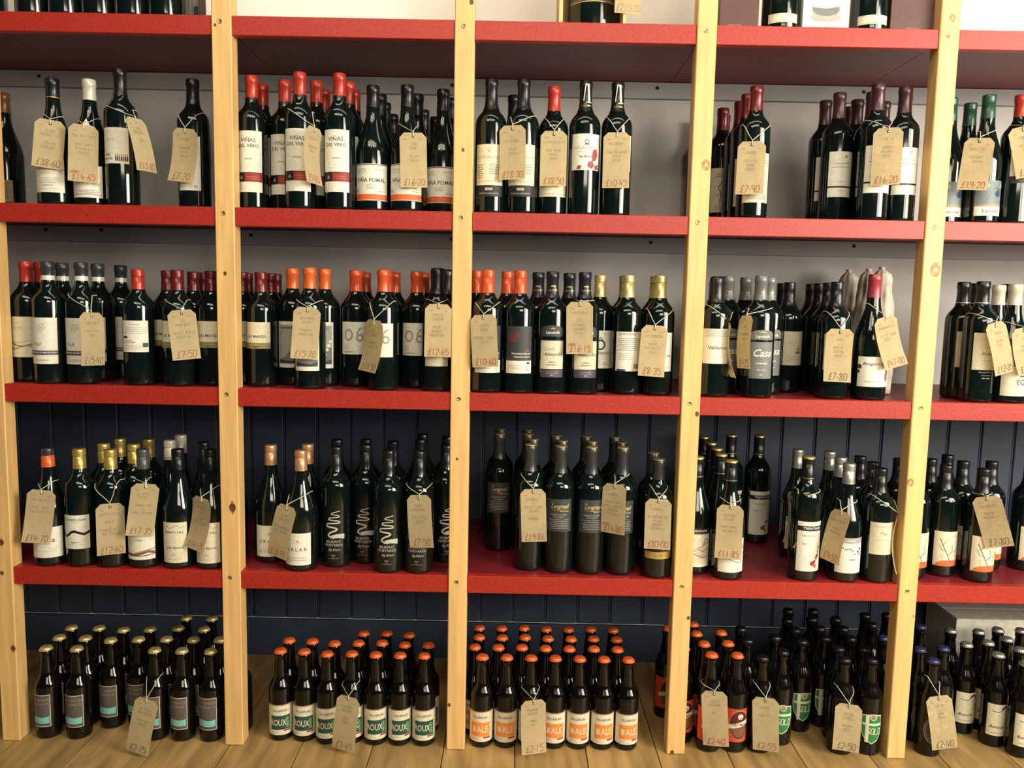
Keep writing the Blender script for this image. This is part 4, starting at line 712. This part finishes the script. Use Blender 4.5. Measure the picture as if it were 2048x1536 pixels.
for (row, px, hole, foot, w, e1, e2, price, words, strike, side) in TAGS:
    I = min((i for i in ITEMS if i['row'] == row), key=lambda i: abs(i['px'] - px) + i['y'] * 3); prof = D[I['k']]['prof']
    yt = I['y'] - I['R'] - .004
    if row == 3 and px == 1618: yt = I['y'] + .01
    if row == 3 and px == 1770.4: yt = I['y'] - .012
    if row == 2 and px == 1425: yt = I['y'] - .02
    P0 = at_y(*hole, yt); P1 = at_y(*foot, yt - .006)
    if not (px in (1618, 1770.4) or (row == 2 and px == 1425)):
        near = [i for i in ITEMS if i['row'] == row and abs(i['x'] - P0.x) < .14]; y0_ = yt
        for _ in range(30):
            if card_hits(P0, P1, w / (F / (yt - CAM[1])), side, near) <= 0 and not (row == 4 and P1.z < .012): break
            yt -= .0025; P0 = at_y(*hole, yt); P1 = at_y(*foot, yt - .006)
    scale = F / (yt - CAM[1]) / 1.0
    A, B = at_y(*e1, I['y']), at_y(*e2, I['y']); c = Vector((I['x'], I['y'], 0)); zl = (A.z + B.z) / 2; rn = rad(prof, zl - I['z']) + .0012
    if I['k'] == 'moulin': rn += .001
    def ringp(ang, z): return Vector((c.x + rn * math.cos(ang), c.y + rn * math.sin(ang), z))
    def rsafe(z): return rad(prof, max(.01, z - I['z'])) + .0012
    # the loop goes from the hole up both sides of the neck and round the back
    zA, zB = A.z, B.z; rA, rB = rsafe(zA), rsafe(zB); K = 9; back = []
    for k in range(K + 1):
        t = k / K; ang = math.pi + math.radians(20) - t * (math.pi + math.radians(40)); z = zA + (zB - zA) * t; r = rsafe(z)
        back.append(Vector((c.x + r * math.cos(ang), c.y + r * math.sin(ang), z)))
    H0 = P0 + Vector((0, -.001, 0)); up = P0 + Vector((0, -.0015, .010)); 
    def mid(p, q, t):
        m_ = p.lerp(q, t); r = rsafe(m_.z); dx, dy = m_.x - c.x, m_.y - c.y
        if abs(dx) < r: m_.y = min(m_.y, c.y - math.sqrt(max(0, r * r - dx * dx)) - .0008)
        return m_
    loop = [H0, up] + [mid(up, back[0], t) for t in (.3, .6, .85)] + back + [mid(back[-1], up, t) for t in (.15, .4, .7)] + [up + Vector((.001, 0, 0)), H0 + Vector((.0008, .0015, 0))]
    lk = D[I['k']]['look'].split(',')[0].split(' with ')[0]
    nm = ('manila price tag %shung on %s' % ('with struck-out price ' if strike else '', lk)) if price else 'manila tag turned edge-on, hung on ' + lk
    if price: nm += ', ' + price
    key = ''.join(c_ for c_ in nm if not c_.isdigit())
    n = 0
    if key in used:
        nm = nm.replace(' hung on ', ' hung on %s ' % {1: 'upper', 2: 'middle-shelf', 3: 'lower-shelf', 4: 'floor-standing'}[row]); nm = nm if ''.join(c_ for c_ in nm if not c_.isdigit()) not in used else nm.replace('manila price tag', 'more central manila price tag'); key = ''.join(c_ for c_ in nm if not c_.isdigit())
    used.add(key)
    card_tag(P0, P1, w / scale, side, price, words, strike, nm, 'manila price tags', loop)
# ------------------------------------------------------------------ the top shelf
zt = SZ[4]
def on_top(px, y): return at_y(px, 20, y).x
ord5 = 0
for n, px in enumerate((-20, 66, 132, 199, 266, 332)):
    o = copy_tree(protos['shelfdark']) if 'shelfdark' in protos else protos.setdefault('shelfdark', make_bottle('shelfdark'))
    o.location = (on_top(px, .05), .05, zt + .0008); tag(o, 'unlabelled dark green bottle on the top shelf, %s from left' % ORD[n + 1], 'bottle', 'dark bottles on the top shelf')
x = on_top(388, .06)
t = thing('drinks_tube', 'pale ribbed tube with black square beside the dark top-shelf bottles', 'packaging', (x, .06, zt + .0005))
bm = bmesh.new(); lathe(bm, [(.020, 0), (.0265, .0005), (.0265, .30), (.02, .302)], 40, True, True, lambda z, a: .03 * math.cos(10 * a)); obj('tube', mesh_of('tube', bm, mat('tube_grey', (.22, .22, .19), .3, 0, .3, 30, stretch=(20, 20, .1)), True), t)
obj('black_catch', box_me('black_catch', .012, .021, -.0305, -.026, .008, .028, 'cap_black', .002), t)
xa = on_top(1118, .06); xb = on_top(1252, .06)
t = thing('wooden_case', 'open pale wooden case standing on the top shelf around the huge bottle', 'case', ((xa + xb) / 2, .13, zt + .0004)); hw = (xb - xa) / 2
for nm, b in (('case_bottom', (-hw, hw, -.075, .075, 0, .006)), ('case_back', (-hw, hw, .0685, .075, .0062, .40)), ('case_side', (-hw, -hw + .009, -.075, .0683, .0062, .40)), ('case_side', (hw - .007, hw, -.075, .0683, .0062, .40))):
    obj(nm, box_me(nm, *b, 'case_wood', .0006), t)
design('magnum', 'burg', .0600, .46, ('foil', 90, ['black']), 'huge dark bottle', ('r', -70, 62, 70, 200, 'dgrey'), [('r', -70, 62, 70, 64, 'gold'), ('r', -70, 67, 70, 67.8, 'gold'), ('s', [(-44, 78), (-30, 84), (-20, 92)], 2, 'gold')])
mg = make_bottle('magnum'); mg.name = 'wine_bottle'; mx = on_top(1186, .12); mg.location = (mx, .128, zt + .0074); tag(mg, 'huge dark bottle in the open wooden case on the top shelf', 'bottle')
P1 = at_y(1255, 27, .052); P0 = P1 + Vector((0, .004, .118))
card_tag(P0, P1, .060, 0, '£215.00', 'LA,VICALANDA,,SPAIN', '', 'manila price tag reading 215.00 beside the huge top-shelf bottle', 'manila price tags', cr([P0 + Vector((0, -.001, 0)), P0 + Vector((-.02, .006, .03)), Vector((mx - .03, .1, P0.z + .06)), Vector((mx, .16, P0.z + .065)), Vector((mx + .03, .1, P0.z + .06)), P0 + Vector((.004, 0, .01))]), 'ink_pencil')
def carton(px0, px1, m_, label, els, y0=.022, dep=.085, h=.33):
    a, b = at_y(px0, 40, y0).x, at_y(px1, 40, y0).x
    t = thing('gift_carton', label, 'box', ((a + b) / 2, y0 + dep / 2, zt + .0006)); hw = (b - a) / 2
    obj('carton_body', box_me('carton_body', -hw, hw, -dep / 2, dep / 2, 0, h, m_, .0008), t)
    obj('lid_flap', box_me('lid_flap', -hw + .001, hw - .001, -dep / 2 + .001, dep / 2 - .001, h + .0002, h + .0014, m_), t)
    mats = []; bm = flat(els, mats, 0, .06)
    for v in bm.verts: v.co = Vector((v.co.x / 1000, -dep / 2 - .0002 - v.co.z / 1000, v.co.y / 1000))
    obj('printed_front', mesh_of('printed_front', bm, mats, 'keep'), t)
carton(1439, 1517, 'brown_carton', 'brown gift carton beside the second post from right, top shelf', [('t', 'www.masi.it', -10, 9, 6, 'tan')], .03, .088)
carton(1605, 1697, 'white_carton', 'white gift carton printed with a grey-based glass, top shelf', [arch(34, 20, 34, 'lgrey'), ('p', [(-33, 58), (33, 58), (32, 40), (24, 32), (10, 28), (-10, 28), (-24, 32), (-32, 40)], 'lgrey'), ('p', [(-31, 60), (31, 60), (30, 44), (22, 37), (8, 33), (-8, 33), (-22, 37), (-30, 44)], 'grey'), ('p', [(-31, 52), (0, 49), (31, 54), (31, 120), (-31, 120)], 'white'), ('t', 'VINI & AMARONE', 0, 9, 5, 'ivory')], .03, .088)
carton(1781, 1867, 'brown_carton', 'brown gift carton beside the post nearest right, top shelf', [('t', 'www.masi.it', 2, 9, 6, 'tan')], .03, .088)
for n, px in enumerate((1562, 1739)):
    o = copy_tree(protos['banded']) if 'banded' in protos else protos.setdefault('banded', make_bottle('banded'))
    o.location = (on_top(px, .06), .062, zt + .0008); o.rotation_euler = (0, 0, -.12)
    tag(o, 'stout bottle with narrow cream band, %s the white gift carton' % ('between the brown carton and' if n == 0 else 'between the other brown carton and'), 'bottle', 'cream-banded bottles on the top shelf')
# ------------------------------------------------------------------ the white box behind the bird-label ales
t = thing('cardboard_box', 'white cardboard box at the back of the floor behind silver-capped bottles', 'box', (.06, .40, .0005))
a = at_z(1908, 1250, .235)
x0 = -.06
obj('box_body', box_me('box_body', x0, x0 + .42, -.075, .09, 0, .232, 'white_carton', .001), t)
obj('box_flap', box_me('box_flap', x0 + .002, x0 + .418, -.0755, .006, .2325, .2345, 'white_carton', .0005), t)
obj('box_flap', box_me('box_flap', x0 + .002, x0 + .418, .008, .0895, .2325, .2345, 'white_carton', .0005), t)
